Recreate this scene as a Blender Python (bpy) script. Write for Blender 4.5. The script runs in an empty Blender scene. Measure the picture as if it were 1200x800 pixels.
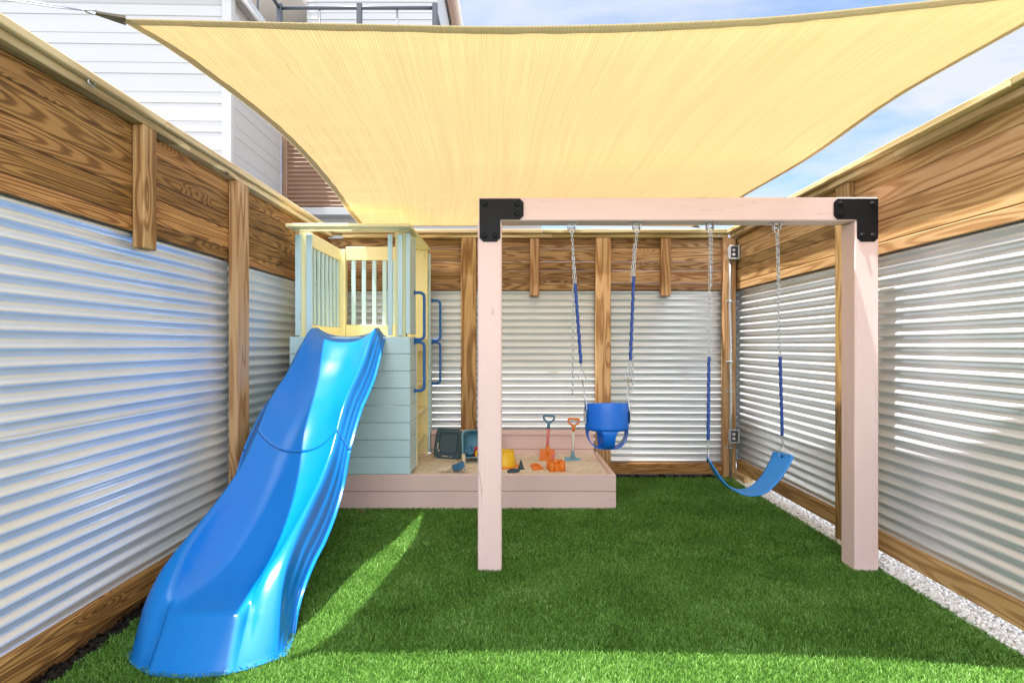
import bpy, bmesh, math, random
import numpy as np
from mathutils import Vector, Matrix, noise as mnoise

random.seed(7)
rng = np.random.default_rng(7)
scene = bpy.context.scene
COL = scene.collection
V = Vector

# ------------------------------------------------------------------ materials
def new_mat(name):
    m = bpy.data.materials.new(name); m.use_nodes = True
    nt = m.node_tree
    return m, nt, nt.nodes['Principled BSDF'], nt.nodes['Material Output']

def N(nt, typ, **kw):
    n = nt.nodes.new(typ)
    for k, v in kw.items():
        if k.startswith('i_'):
            key = k[2:]
            key = int(key) if key.isdigit() else key.replace('_', ' ')
            n.inputs[key].default_value = v
        else:
            setattr(n, k, v)
    return n

def L(nt, a, b): nt.links.new(a, b)

def attr(nt, name): return N(nt, 'ShaderNodeAttribute', attribute_name=name)

def mathn(nt, op, a, b=None, clamp=False):
    n = N(nt, 'ShaderNodeMath', operation=op); n.use_clamp = clamp
    for i, v in enumerate((a, b)):
        if v is None: continue
        if isinstance(v, (int, float)): n.inputs[i].default_value = v
        else: L(nt, v, n.inputs[i])
    return n.outputs[0]

def ramp(nt, fac, stops, interp='LINEAR'):
    r = N(nt, 'ShaderNodeValToRGB'); r.color_ramp.interpolation = interp
    e = r.color_ramp.elements
    while len(e) > 1: e.remove(e[-1])
    e[0].position = stops[0][0]; e[0].color = (*stops[0][1], 1)
    for p, c in stops[1:]:
        x = e.new(p); x.color = (*c, 1)
    L(nt, fac, r.inputs[0]); return r.outputs[0]

def mix(nt, fac, a, b, typ='MIX'):
    n = N(nt, 'ShaderNodeMix', data_type='RGBA', blend_type=typ)
    for idx, v in ((0, fac), (6, a), (7, b)):
        if isinstance(v, (int, float)): n.inputs[idx].default_value = v
        elif isinstance(v, tuple): n.inputs[idx].default_value = (*v, 1)
        else: L(nt, v, n.inputs[idx])
    return n.outputs[2]

def scaled(nt, vec, s):
    n = N(nt, 'ShaderNodeVectorMath', operation='MULTIPLY'); n.inputs[1].default_value = s
    L(nt, vec, n.inputs[0]); return n.outputs[0]

def bump(nt, h, strength, dist, bsdf):
    b = N(nt, 'ShaderNodeBump'); b.inputs['Strength'].default_value = strength; b.inputs['Distance'].default_value = dist
    L(nt, h, b.inputs['Height']); L(nt, b.outputs[0], bsdf.inputs['Normal'])

def wood(name, dark, mid, light, rings=9.0, tint=0.42):
    m, nt, b, o = new_mat(name)
    g = attr(nt, 'gc').outputs['Vector']; r = attr(nt, 'rnd').outputs['Fac']
    # warp the grain around sparse knots
    vo = N(nt, 'ShaderNodeTexVoronoi', feature='F1'); vo.inputs['Scale'].default_value = 1.0
    L(nt, scaled(nt, g, (1.7, 6.0, 6.0)), vo.inputs['Vector'])
    ksep = N(nt, 'ShaderNodeSeparateColor'); L(nt, vo.outputs['Color'], ksep.inputs[0])
    kd = mathn(nt, 'MULTIPLY', mathn(nt, 'SUBTRACT', 0.30, vo.outputs['Distance'], True), mathn(nt, 'GREATER_THAN', ksep.outputs[0], 0.5))
    n1 = N(nt, 'ShaderNodeTexNoise'); n1.inputs['Scale'].default_value = 1.0; n1.inputs['Detail'].default_value = 0.7
    n1.inputs['Roughness'].default_value = 0.4
    L(nt, scaled(nt, g, (1.1, 15.0, 15.0)), n1.inputs['Vector'])
    fld = mathn(nt, 'ADD', n1.outputs['Fac'], mathn(nt, 'MULTIPLY', kd, 1.3))
    s = mathn(nt, 'SINE', mathn(nt, 'MULTIPLY', fld, rings * 6.283))
    s = mathn(nt, 'ADD', mathn(nt, 'MULTIPLY', s, 0.5), 0.5)
    s = ramp(nt, s, [(0.30, (0, 0, 0)), (0.78, (0.75, 0.75, 0.75)), (1.0, (1, 1, 1))])
    n2 = N(nt, 'ShaderNodeTexNoise'); n2.inputs['Scale'].default_value = 1.0; n2.inputs['Detail'].default_value = 4
    L(nt, scaled(nt, g, (4.0, 190.0, 190.0)), n2.inputs['Vector'])
    n3 = N(nt, 'ShaderNodeTexNoise'); n3.inputs['Scale'].default_value = 1.0; n3.inputs['Detail'].default_value = 3
    L(nt, scaled(nt, g, (1.1, 4.0, 4.0)), n3.inputs['Vector'])
    f = mathn(nt, 'ADD', mathn(nt, 'MULTIPLY', s, 0.44), mathn(nt, 'MULTIPLY', n2.outputs['Fac'], 0.5))
    f = mathn(nt, 'ADD', f, mathn(nt, 'MULTIPLY', mathn(nt, 'SUBTRACT', n3.outputs['Fac'], 0.5), 0.75))
    f = mathn(nt, 'ADD', f, mathn(nt, 'MULTIPLY', mathn(nt, 'SUBTRACT', r, 0.5), tint), True)
    c = ramp(nt, f, [(0.08, light), (0.45, mid), (0.9, dark)])
    hv = N(nt, 'ShaderNodeHueSaturation'); L(nt, c, hv.inputs['Color'])
    r7 = mathn(nt, 'FRACT', mathn(nt, 'MULTIPLY', r, 7.31))
    L(nt, mathn(nt, 'ADD', mathn(nt, 'MULTIPLY', r7, 0.45), 0.78), hv.inputs['Value'])
    L(nt, mathn(nt, 'ADD', mathn(nt, 'MULTIPLY', r, 0.02), 0.49), hv.inputs['Hue']); c = hv.outputs[0]
    kn = mathn(nt, 'LESS_THAN', vo.outputs['Distance'], 0.05)
    ksel = N(nt, 'ShaderNodeSeparateColor'); L(nt, vo.outputs['Color'], ksel.inputs[0])
    kn = mathn(nt, 'MULTIPLY', kn, mathn(nt, 'GREATER_THAN', ksel.outputs[0], 0.5))
    c = mix(nt, mathn(nt, 'MULTIPLY', kn, 0.85), c, (0.035, 0.014, 0.006))
    L(nt, c, b.inputs['Base Color'])
    b.inputs['Roughness'].default_value = 0.62; b.inputs['Specular IOR Level'].default_value = 0.3
    bump(nt, mathn(nt, 'ADD', n2.outputs['Fac'], mathn(nt, 'MULTIPLY', s, -0.5)), 0.35, 0.003, b)
    return m

def painted(name, col, rough=0.5, cracks=True):
    m, nt, b, o = new_mat(name)
    g = attr(nt, 'gc').outputs['Vector']; r = attr(nt, 'rnd').outputs['Fac']
    n1 = N(nt, 'ShaderNodeTexNoise'); n1.inputs['Scale'].default_value = 1.0; n1.inputs['Detail'].default_value = 4
    L(nt, scaled(nt, g, (3.0, 120.0, 120.0)), n1.inputs['Vector'])
    n2 = N(nt, 'ShaderNodeTexNoise'); n2.inputs['Scale'].default_value = 1.0; n2.inputs['Detail'].default_value = 5
    L(nt, scaled(nt, g, (2.5, 6.0, 6.0)), n2.inputs['Vector'])
    v = mathn(nt, 'ADD', mathn(nt, 'MULTIPLY', n1.outputs['Fac'], 0.10), mathn(nt, 'MULTIPLY', n2.outputs['Fac'], 0.14))
    v = mathn(nt, 'ADD', v, mathn(nt, 'MULTIPLY', r, 0.07))
    v = mathn(nt, 'ADD', v, 0.83)
    hs = N(nt, 'ShaderNodeHueSaturation'); hs.inputs['Color'].default_value = (*col, 1)
    L(nt, v, hs.inputs['Value']); c = hs.outputs[0]
    if cracks:
        n3 = N(nt, 'ShaderNodeTexNoise'); n3.inputs['Scale'].default_value = 1.0; n3.inputs['Detail'].default_value = 2
        L(nt, scaled(nt, g, (0.9, 17.0, 17.0)), n3.inputs['Vector'])
        d = mathn(nt, 'ABSOLUTE', mathn(nt, 'SUBTRACT', n3.outputs['Fac'], 0.5))
        cr = mathn(nt, 'LESS_THAN', d, 0.0035)
        n4 = N(nt, 'ShaderNodeTexNoise'); n4.inputs['Scale'].default_value = 1.0; n4.inputs['Detail'].default_value = 3
        L(nt, scaled(nt, g, (2.2, 5.0, 5.0)), n4.inputs['Vector'])
        cr = mathn(nt, 'MULTIPLY', cr, mathn(nt, 'GREATER_THAN', n4.outputs['Fac'], 0.56))
        vo = N(nt, 'ShaderNodeTexVoronoi'); vo.inputs['Scale'].default_value = 1.0
        L(nt, scaled(nt, g, (7.0, 11.0, 11.0)), vo.inputs['Vector'])
        dot = mathn(nt, 'LESS_THAN', vo.outputs['Distance'], 0.032)
        cr = mathn(nt, 'MAXIMUM', cr, mathn(nt, 'MULTIPLY', dot, 0.7))
        c = mix(nt, mathn(nt, 'MULTIPLY', cr, 0.34), c, tuple(x * 0.25 for x in col))
    L(nt, c, b.inputs['Base Color'])
    b.inputs['Roughness'].default_value = rough; b.inputs['Specular IOR Level'].default_value = 0.35
    bump(nt, mathn(nt, 'ADD', n1.outputs['Fac'], n2.outputs['Fac']), 0.25, 0.002, b)
    return m

def plastic(name, col, rough=0.3, nscale=18, var=0.12, spec=0.5):
    m, nt, b, o = new_mat(name)
    tc = N(nt, 'ShaderNodeTexCoord')
    n = N(nt, 'ShaderNodeTexNoise'); n.inputs['Scale'].default_value = nscale; n.inputs['Detail'].default_value = 5
    L(nt, tc.outputs['Object'], n.inputs['Vector'])
    v = mathn(nt, 'ADD', mathn(nt, 'MULTIPLY', n.outputs['Fac'], var), 1 - var / 2)
    hs = N(nt, 'ShaderNodeHueSaturation'); hs.inputs['Color'].default_value = (*col, 1); L(nt, v, hs.inputs['Value'])
    L(nt, hs.outputs[0], b.inputs['Base Color'])
    L(nt, mathn(nt, 'ADD', mathn(nt, 'MULTIPLY', n.outputs['Fac'], 0.06), rough - 0.03), b.inputs['Roughness'])
    b.inputs['Specular IOR Level'].default_value = spec
    return m

def metal(name, col, rough=0.3, nscale=6, metallic=1.0, var=0.3):
    m, nt, b, o = new_mat(name)
    tc = N(nt, 'ShaderNodeTexCoord')
    n = N(nt, 'ShaderNodeTexNoise'); n.inputs['Scale'].default_value = nscale; n.inputs['Detail'].default_value = 6
    L(nt, tc.outputs['Object'], n.inputs['Vector'])
    v = mathn(nt, 'ADD', mathn(nt, 'MULTIPLY', n.outputs['Fac'], var), 1 - var / 2)
    hs = N(nt, 'ShaderNodeHueSaturation'); hs.inputs['Color'].default_value = (*col, 1); L(nt, v, hs.inputs['Value'])
    L(nt, hs.outputs[0], b.inputs['Base Color'])
    b.inputs['Metallic'].default_value = metallic
    L(nt, mathn(nt, 'ADD', mathn(nt, 'MULTIPLY', n.outputs['Fac'], 0.25), rough - 0.12), b.inputs['Roughness'])
    return m

M = {}
M['wood_left'] = wood('dark_pine', (0.085, 0.034, 0.010), (0.27, 0.125, 0.036), (0.48, 0.26, 0.09), 12)  # darker, browner pine tones
M['wood_back'] = wood('treated_pine', (0.12, 0.055, 0.02), (0.33, 0.18, 0.075), (0.55, 0.36, 0.18), 11)
M['wood_right'] = wood('sunlit_pine', (0.24, 0.125, 0.045), (0.42, 0.24, 0.095), (0.55, 0.36, 0.17), 6)  # lighter, more orange pine: sun on the right fence put into the colour
M['wood_cap'] = wood('green_treated_pine', (0.26, 0.17, 0.065), (0.46, 0.34, 0.16), (0.62, 0.50, 0.27), 3)
M['wood_post'] = wood('post_pine', (0.17, 0.075, 0.025), (0.38, 0.21, 0.085), (0.55, 0.36, 0.18), 4)
M['pink'] = painted('pink_paint', (0.80, 0.59, 0.565))
M['blue_paint'] = painted('pale_blue_paint', (0.57, 0.79, 0.87), 0.45)
M['yellow_paint'] = painted('pale_yellow_paint', (0.88, 0.80, 0.46), 0.45)
M['slide'] = plastic('slide_blue_plastic', (0.001, 0.175, 0.58), 0.205, 3, 0.1, 0.5)
M['swing_blue'] = plastic('swing_blue_plastic', (0.004, 0.125, 0.58), 0.34, 14, 0.15)
M['belt_blue'] = plastic('belt_blue_rubber', (0.02, 0.22, 0.62), 0.42, 20, 0.15)
M['handle_blue'] = plastic('handle_blue_plastic', (0.008, 0.13, 0.46), 0.35)
M['sleeve_blue'] = plastic('sleeve_blue_vinyl', (0.008, 0.05, 0.27), 0.4, 60)
M['chain'] = metal('zinc_chain', (0.50, 0.52, 0.54), 0.30, 60)
M['steel'] = metal('steel_hardware', (0.55, 0.56, 0.58), 0.35, 40)
M['black'] = plastic('black_powder_coat', (0.006, 0.006, 0.008), 0.5, 120, 0.3, 0.22)
M['conduit'] = metal('grey_conduit', (0.50, 0.51, 0.53), 0.42, 10, 0.7)
M['grey_box'] = metal('cast_box', (0.52, 0.54, 0.56), 0.42, 30, 0.5)
M['dark_recess'] = plastic('dark_plastic', (0.05, 0.055, 0.065), 0.4)
M['white_plastic'] = plastic('white_plastic', (0.72, 0.71, 0.69), 0.4)
M['teal_dark'] = plastic('dark_teal_plastic', (0.016, 0.052, 0.07), 0.5, 30, 0.5)
M['toy_blue'] = plastic('dusty_blue_plastic', (0.16, 0.36, 0.46), 0.42, 25, 0.3)
M['toy_blue2'] = plastic('mid_blue_plastic', (0.06, 0.19, 0.36), 0.42, 25, 0.3)
M['toy_yellow'] = plastic('yellow_plastic', (0.85, 0.52, 0.01), 0.4, 25, 0.15)
M['toy_orange'] = plastic('orange_plastic', (0.80, 0.22, 0.02), 0.42, 25, 0.2)
M['toy_pink'] = plastic('coral_plastic', (0.75, 0.18, 0.20), 0.42, 25, 0.15)
M['toy_red'] = plastic('red_plastic', (0.6, 0.03, 0.05), 0.4)
M['toy_cream'] = plastic('cream_plastic', (0.70, 0.60, 0.46), 0.5, 25, 0.25)
M['rail_grey'] = plastic('grey_rail_paint', (0.035, 0.042, 0.055), 0.45)
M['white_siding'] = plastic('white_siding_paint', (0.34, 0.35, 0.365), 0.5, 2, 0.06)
M['trim_grey'] = metal('grey_gutter', (0.45, 0.48, 0.52), 0.4, 5, 0.4)
M['brown_clad'] = plastic('brown_cladding_paint', (0.23, 0.14, 0.095), 0.5, 4, 0.25)
M['soffit'] = plastic('tan_soffit_paint', (0.52, 0.47, 0.42), 0.6, 4, 0.1)
M['porch_shade'] = plastic('porch_shade', (0.025, 0.03, 0.035), 0.12, 5, 0.4)
M['leaf'] = plastic('dry_leaf_brown', (0.30, 0.15, 0.09), 0.7, 60, 0.5)

def corrugated_mat():
    m, nt, b, o = new_mat('galvanised_corrugated_steel')
    tc = N(nt, 'ShaderNodeTexCoord')
    n = N(nt, 'ShaderNodeTexNoise'); n.inputs['Scale'].default_value = 2.2; n.inputs['Detail'].default_value = 6
    L(nt, tc.outputs['Object'], n.inputs['Vector'])
    v = N(nt, 'ShaderNodeTexVoronoi'); v.inputs['Scale'].default_value = 75
    L(nt, tc.outputs['Object'], v.inputs['Vector'])
    sp = N(nt, 'ShaderNodeSeparateColor'); L(nt, v.outputs['Color'], sp.inputs[0])
    f = mathn(nt, 'ADD', mathn(nt, 'MULTIPLY', n.outputs['Fac'], 0.94), mathn(nt, 'MULTIPLY', sp.outputs[0], 0.06))
    c = ramp(nt, f, [(0.2, (0.67, 0.715, 0.765)), (0.8, (0.81, 0.85, 0.895))])
    sc = N(nt, 'ShaderNodeTexNoise'); sc.inputs['Scale'].default_value = 38; sc.inputs['Detail'].default_value = 2
    L(nt, scaled(nt, tc.outputs['Object'], (1, 1, 0.6)), sc.inputs['Vector'])
    spot = mathn(nt, 'GREATER_THAN', sc.outputs['Fac'], 0.765)
    c = mix(nt, mathn(nt, 'MULTIPLY', spot, 0.6), c, (0.9, 0.9, 0.88))
    L(nt, c, b.inputs['Base Color'])
    L(nt, mathn(nt, 'SUBTRACT', 0.50, mathn(nt, 'MULTIPLY', spot, 0.2)), b.inputs['Metallic'])
    L(nt, mathn(nt, 'ADD', mathn(nt, 'MULTIPLY', n.outputs['Fac'], 0.05), 0.285), b.inputs['Roughness'])
    return m
M['corrugated'] = corrugated_mat()

def sail_mat(name, col, trans, transparent):
    m, nt, b, o = new_mat(name)
    g = attr(nt, 'gc').outputs['Vector']
    n1 = N(nt, 'ShaderNodeTexNoise'); n1.inputs['Scale'].default_value = 1.0; n1.inputs['Detail'].default_value = 4
    L(nt, scaled(nt, g, (60.0, 0.8, 1.0)), n1.inputs['Vector'])
    n2 = N(nt, 'ShaderNodeTexNoise'); n2.inputs['Scale'].default_value = 1.0; n2.inputs['Detail'].default_value = 4
    L(nt, scaled(nt, g, (9.0, 0.5, 1.0)), n2.inputs['Vector'])
    w = N(nt, 'ShaderNodeTexWave', wave_type='BANDS', bands_direction='X'); w.inputs['Scale'].default_value = 26.0
    w.inputs['Distortion'].default_value = 0.6; w.inputs['Detail'].default_value = 1
    L(nt, g, w.inputs['Vector'])
    w2 = N(nt, 'ShaderNodeTexWave', wave_type='BANDS', bands_direction='Y'); w2.inputs['Scale'].default_value = 30.0
    w2.inputs['Distortion'].default_value = 0.8
    L(nt, g, w2.inputs['Vector'])
    v = mathn(nt, 'ADD', mathn(nt, 'MULTIPLY', n1.outputs['Fac'], 0.34), mathn(nt, 'MULTIPLY', n2.outputs['Fac'], 0.14))
    v = mathn(nt, 'ADD', v, mathn(nt, 'MULTIPLY', w.outputs['Fac'], 0.16))
    v = mathn(nt, 'ADD', v, mathn(nt, 'MULTIPLY', w2.outputs['Fac'], 0.11))
    v = mathn(nt, 'ADD', v, 0.64)
    hs = N(nt, 'ShaderNodeHueSaturation'); hs.inputs['Color'].default_value = (*col, 1); L(nt, v, hs.inputs['Value'])
    df = N(nt, 'ShaderNodeBsdfDiffuse'); tl = N(nt, 'ShaderNodeBsdfTranslucent'); tp = N(nt, 'ShaderNodeBsdfTransparent')
    L(nt, hs.outputs[0], df.inputs['Color']); L(nt, hs.outputs[0], tl.inputs['Color'])
    m1 = N(nt, 'ShaderNodeMixShader'); m1.inputs[0].default_value = trans
    L(nt, df.outputs[0], m1.inputs[1]); L(nt, tl.outputs[0], m1.inputs[2])
    m2 = N(nt, 'ShaderNodeMixShader'); m2.inputs[0].default_value = transparent
    L(nt, m1.outputs[0], m2.inputs[1]); L(nt, tp.outputs[0], m2.inputs[2])
    bp = N(nt, 'ShaderNodeBump'); bp.inputs['Strength'].default_value = 0.3; bp.inputs['Distance'].default_value = 0.004
    L(nt, n1.outputs['Fac'], bp.inputs['Height']); L(nt, bp.outputs[0], df.inputs['Normal']); L(nt, bp.outputs[0], tl.inputs['Normal'])
    L(nt, m2.outputs[0], o.inputs['Surface'])
    nt.nodes.remove(b)
    return m
M['sail'] = sail_mat('yellow_knitted_shade_cloth', (0.85, 0.61, 0.29), 0.168, 0.0)
M['sail_hem'] = sail_mat('doubled_hem_cloth', (0.62, 0.53, 0.34), 0.20, 0.0)
M['webbing'] = plastic('olive_webbing', (0.14, 0.12, 0.085), 0.8, 150, 0.4)

def grass_mat():
    m, nt, b, o = new_mat('turf_fibre')
    r = attr(nt, 'rnd').outputs['Fac']
    tc = N(nt, 'ShaderNodeTexCoord')
    n = N(nt, 'ShaderNodeTexNoise'); n.inputs['Scale'].default_value = 2.6; n.inputs['Detail'].default_value = 4
    L(nt, tc.outputs['Object'], n.inputs['Vector'])
    f = mathn(nt, 'ADD', mathn(nt, 'MULTIPLY', r, 0.8), mathn(nt, 'MULTIPLY', mathn(nt, 'SUBTRACT', n.outputs['Fac'], 0.5), 0.85), True)
    c = ramp(nt, f, [(0.0, (0.062, 0.165, 0.022)), (0.4, (0.145, 0.34, 0.048)), (0.75, (0.27, 0.51, 0.11)), (0.93, (0.42, 0.62, 0.25)), (1.0, (0.50, 0.52, 0.28))])
    L(nt, c, b.inputs['Base Color']); b.inputs['Roughness'].default_value = 0.45; b.inputs['Specular IOR Level'].default_value = 0.4
    tl = N(nt, 'ShaderNodeBsdfTranslucent'); L(nt, c, tl.inputs['Color'])
    ms = N(nt, 'ShaderNodeMixShader'); ms.inputs[0].default_value = 0.38
    L(nt, b.outputs[0], ms.inputs[1]); L(nt, tl.outputs[0], ms.inputs[2]); L(nt, ms.outputs[0], o.inputs['Surface'])
    return m
M['grass'] = grass_mat()

def noise_mat(name, stops, scale, rough=0.9, bumpd=0.004, detail=8, bscale=None):
    m, nt, b, o = new_mat(name)
    tc = N(nt, 'ShaderNodeTexCoord')
    n = N(nt, 'ShaderNodeTexNoise'); n.inputs['Scale'].default_value = scale; n.inputs['Detail'].default_value = detail
    n.inputs['Roughness'].default_value = 0.65
    L(nt, tc.outputs['Object'], n.inputs['Vector'])
    L(nt, ramp(nt, n.outputs['Fac'], stops), b.inputs['Base Color'])
    b.inputs['Roughness'].default_value = rough; b.inputs['Specular IOR Level'].default_value = 0.2
    n2 = N(nt, 'ShaderNodeTexNoise'); n2.inputs['Scale'].default_value = bscale or scale * 4; n2.inputs['Detail'].default_value = 6
    L(nt, tc.outputs['Object'], n2.inputs['Vector'])
    bump(nt, n2.outputs['Fac'], 0.7, bumpd, b)
    return m
M['turf_base'] = noise_mat('turf_backing', [(0.3, (0.03, 0.07, 0.012)), (0.7, (0.07, 0.14, 0.025))], 40)
M['soil'] = noise_mat('dark_soil', [(0.3, (0.008, 0.007, 0.006)), (0.6, (0.028, 0.023, 0.018)), (0.8, (0.07, 0.058, 0.045))], 30, bumpd=0.02)
M['concrete'] = noise_mat('pale_concrete', [(0.3, (0.34, 0.33, 0.31)), (0.7, (0.46, 0.45, 0.43))], 3)
M['sand'] = noise_mat('play_sand', [(0.25, (0.54, 0.455, 0.35)), (0.5, (0.76, 0.67, 0.56)), (0.75, (0.86, 0.79, 0.70))], 26, bumpd=0.012, bscale=45)
def pebble_mat():
    m, nt, b, o = new_mat('white_pebble')
    r = attr(nt, 'rnd').outputs['Fac']
    L(nt, ramp(nt, r, [(0.0, (0.36, 0.33, 0.30)), (0.10, (0.66, 0.64, 0.61)), (0.6, (0.80, 0.79, 0.77)), (1.0, (0.86, 0.855, 0.84))]), b.inputs['Base Color'])
    b.inputs['Roughness'].default_value = 0.7
    return m
M['pebble'] = pebble_mat()

# ------------------------------------------------------------------ mesh builder
def woff(o):
    p = V((0, 0, 0))
    while o is not None:
        p = p + o.location; o = o.parent
    return p

class MB:
    def __init__(s):
        s.v = []; s.f = []; s.gc = []; s.rnd = []; s.sm = []
    def add(s, verts, faces, gc=None, smooth=False, rnd=None):
        b = len(s.v); r = random.random() if rnd is None else rnd
        s.v += [tuple(p) for p in verts]
        s.f += [tuple(i + b for i in f) for f in faces]
        s.gc += [tuple(g) for g in (gc if gc is not None else verts)]
        s.rnd += [r] * len(verts); s.sm += [smooth] * len(faces)
    def box(s, x0, x1, y0, y1, z0, z1, bev=0.003, mat4=None, axis=None):
        lo = V((min(x0, x1), min(y0, y1), min(z0, z1))); hi = V((max(x0, x1), max(y0, y1), max(z0, z1)))
        d = hi - lo; b = min(bev, 0.3 * min(d))
        vs = []; idx = {}
        for cx in (0, 1):
            for cy in (0, 1):
                for cz in (0, 1):
                    c = [hi[i] if k else lo[i] for i, k in enumerate((cx, cy, cz))]
                    sg = [-1 if k else 1 for k in (cx, cy, cz)]
                    for a in range(3):
                        p = [c[i] + (0 if i == a else sg[i] * b) for i in range(3)]
                        idx[(cx, cy, cz, a)] = len(vs); vs.append(V(p))
        fs = []
        def face(keys, nrm):
            f = [idx[k] for k in keys]
            n = (vs[f[1]] - vs[f[0]]).cross(vs[f[2]] - vs[f[1]])
            if n.dot(V(nrm)) < 0: f.reverse()
            fs.append(tuple(f))
        for a in range(3):
            o1, o2 = [i for i in range(3) if i != a]
            for k in (0, 1):
                ks = []
                for (p, q) in ((0, 0), (1, 0), (1, 1), (0, 1)):
                    c = [0, 0, 0]; c[a] = k; c[o1] = p; c[o2] = q
                    ks.append((*c, a))
                n = [0, 0, 0]; n[a] = 1 if k else -1
                face(ks, n)
            for p in (0, 1):
                for q in (0, 1):
                    c0 = [0, 0, 0]; c0[o1] = p; c0[o2] = q; c1 = c0[:]; c1[a] = 1
                    n = [0, 0, 0]; n[o1] = 1 if p else -1; n[o2] = 1 if q else -1
                    face([(*c0, o1), (*c1, o1), (*c1, o2), (*c0, o2)], n)
        for c in [(i, j, k) for i in (0, 1) for j in (0, 1) for k in (0, 1)]:
            face([(*c, 0), (*c, 1), (*c, 2)], [1 if k else -1 for k in c])
        ax = axis if axis is not None else max(range(3), key=lambda i: d[i])
        oth = [i for i in range(3) if i != ax]
        ro = (random.uniform(0, 90), random.uniform(0, 90), random.uniform(0, 90))
        g = [(p[ax] + ro[0], p[oth[0]] + ro[1], p[oth[1]] + ro[2]) for p in vs]
        if mat4 is not None: vs = [mat4 @ p for p in vs]
        s.add(vs, fs, g)
    def tube(s, pts, r, seg=10, closed=False, cap=True):
        pts = [V(p) for p in pts]; n = len(pts)
        rs = r if isinstance(r, (list, tuple)) else [r] * n
        vs = []; fs = []; up = None
        for i, p in enumerate(pts):
            if closed: t = pts[(i + 1) % n] - pts[i - 1]
            else: t = pts[min(i + 1, n - 1)] - pts[max(i - 1, 0)]
            t.normalize()
            if up is None:
                up = V((0, 0, 1)) if abs(t.z) < 0.9 else V((1, 0, 0))
            up = (up - t * up.dot(t)).normalized(); sd = t.cross(up)
            for k in range(seg):
                a = 2 * math.pi * k / seg
                vs.append(p + (up * math.cos(a) + sd * math.sin(a)) * rs[i])
        m = n if closed else n - 1
        for i in range(m):
            j = (i + 1) % n
            for k in range(seg):
                k2 = (k + 1) % seg
                fs.append((i * seg + k, i * seg + k2, j * seg + k2, j * seg + k))
        if cap and not closed:
            fs.append(tuple(range(seg - 1, -1, -1))); fs.append(tuple((n - 1) * seg + k for k in range(seg)))
        s.add(vs, [f[::-1] for f in fs], None, True)
    def lathe(s, prof, seg=24, mat4=None, cap=True, smooth=True):
        vs = []; fs = []
        for (r, z) in prof:
            for k in range(seg):
                a = 2 * math.pi * k / seg; vs.append(V((r * math.cos(a), r * math.sin(a), z)))
        for i in range(len(prof) - 1):
            for k in range(seg):
                k2 = (k + 1) % seg
                fs.append((i * seg + k, i * seg + k2, (i + 1) * seg + k2, (i + 1) * seg + k))
        if cap:
            fs.append(tuple(range(seg - 1, -1, -1))); fs.append(tuple((len(prof) - 1) * seg + k for k in range(seg)))
        if mat4 is not None: vs = [mat4 @ p for p in vs]
        s.add(vs, fs, None, smooth)
    def prism(s, poly, h, mat4=None, smooth=False):
        """poly: list of (x, y), extruded along local z from 0 to h"""
        n = len(poly)
        vs = [V((x, y, 0)) for x, y in poly] + [V((x, y, h)) for x, y in poly]
        fs = [tuple(range(n - 1, -1, -1)), tuple(range(n, 2 * n))]
        for i in range(n):
            j = (i + 1) % n; fs.append((i, j, n + j, n + i))
        if mat4 is not None: vs = [mat4 @ p for p in vs]
        s.add(vs, fs, None, smooth)
    def grid(s, P, smooth=True, gc=None):
        """P[i][j] points"""
        a, b = len(P), len(P[0])
        vs = [p for row in P for p in row]
        fs = [(i * b + j, i * b + j + 1, (i + 1) * b + j + 1, (i + 1) * b + j) for i in range(a - 1) for j in range(b - 1)]
        s.add(vs, fs, None if gc is None else [g for row in gc for g in row], smooth)
    def link(s, c, d, side, ln, w, r):
        d = d.normalized(); side = (side - d * side.dot(d)).normalized()
        pts = []
        hl = ln / 2 - w / 2
        for k in range(12):
            a = 2 * math.pi * k / 12
            pts.append(c + side * (w / 2 - r) * math.sin(a) + d * ((w / 2 - r) * math.cos(a) + (hl if math.cos(a) > 0.01 else -hl if math.cos(a) < -0.01 else 0)))
        s.tube(pts, r, 6, closed=True)
    def chain(s, p0, p1, ln=0.034, w=0.017, r=0.0024, sag=0.0):
        p0, p1 = V(p0), V(p1); d = p1 - p0; n = max(1, round(d.length / (ln - 3 * r)))
        sd = V((1, 0.35, 0))
        dn = d.normalized(); s2 = dn.cross(sd)
        for i in range(n):
            t = (i + 0.5) / n
            c = p0 + d * t
            s.link(c, d, sd if i % 2 else s2, ln, w, r)
    def build(s, name, mat, parent=None, solid=None, subsurf=0, kind=None, weld=False):
        off = woff(parent) if parent is not None else V((0, 0, 0))
        me = bpy.data.meshes.new(name)
        va = np.array(s.v, dtype=np.float32) - np.array(off, dtype=np.float32)
        me.from_pydata(va.tolist(), [], s.f)
        me.polygons.foreach_set('use_smooth', s.sm)
        a = me.attributes.new('gc', 'FLOAT_VECTOR', 'POINT'); a.data.foreach_set('vector', np.array(s.gc, dtype=np.float32).ravel())
        a = me.attributes.new('rnd', 'FLOAT', 'POINT'); a.data.foreach_set('value', np.array(s.rnd, dtype=np.float32))
        me.materials.append(mat); me.update()
        o = bpy.data.objects.new(name, me); COL.objects.link(o)
        if parent is not None: o.parent = parent
        if solid:
            md = o.modifiers.new('solid', 'SOLIDIFY'); md.thickness = solid; md.offset = 0
        if subsurf:
            md = o.modifiers.new('sub', 'SUBSURF'); md.levels = md.render_levels = subsurf
        if kind: o['kind'] = kind
        return o

def thing(name, label, cat, loc=(0, 0, 0), group=None):
    o = bpy.data.objects.new(name, None); COL.objects.link(o)
    o.location = loc; o.empty_display_size = 0.1
    o['label'] = label; o['category'] = cat
    if group: o['group'] = group
    return o
def tag(o, label, cat, group=None):
    o['label'] = label; o['category'] = cat
    if group: o['group'] = group
    return o
def bx(name, mat, parent, *a, **k):
    m = MB(); m.box(*a, **k); return m.build(name, mat, parent)

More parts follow.
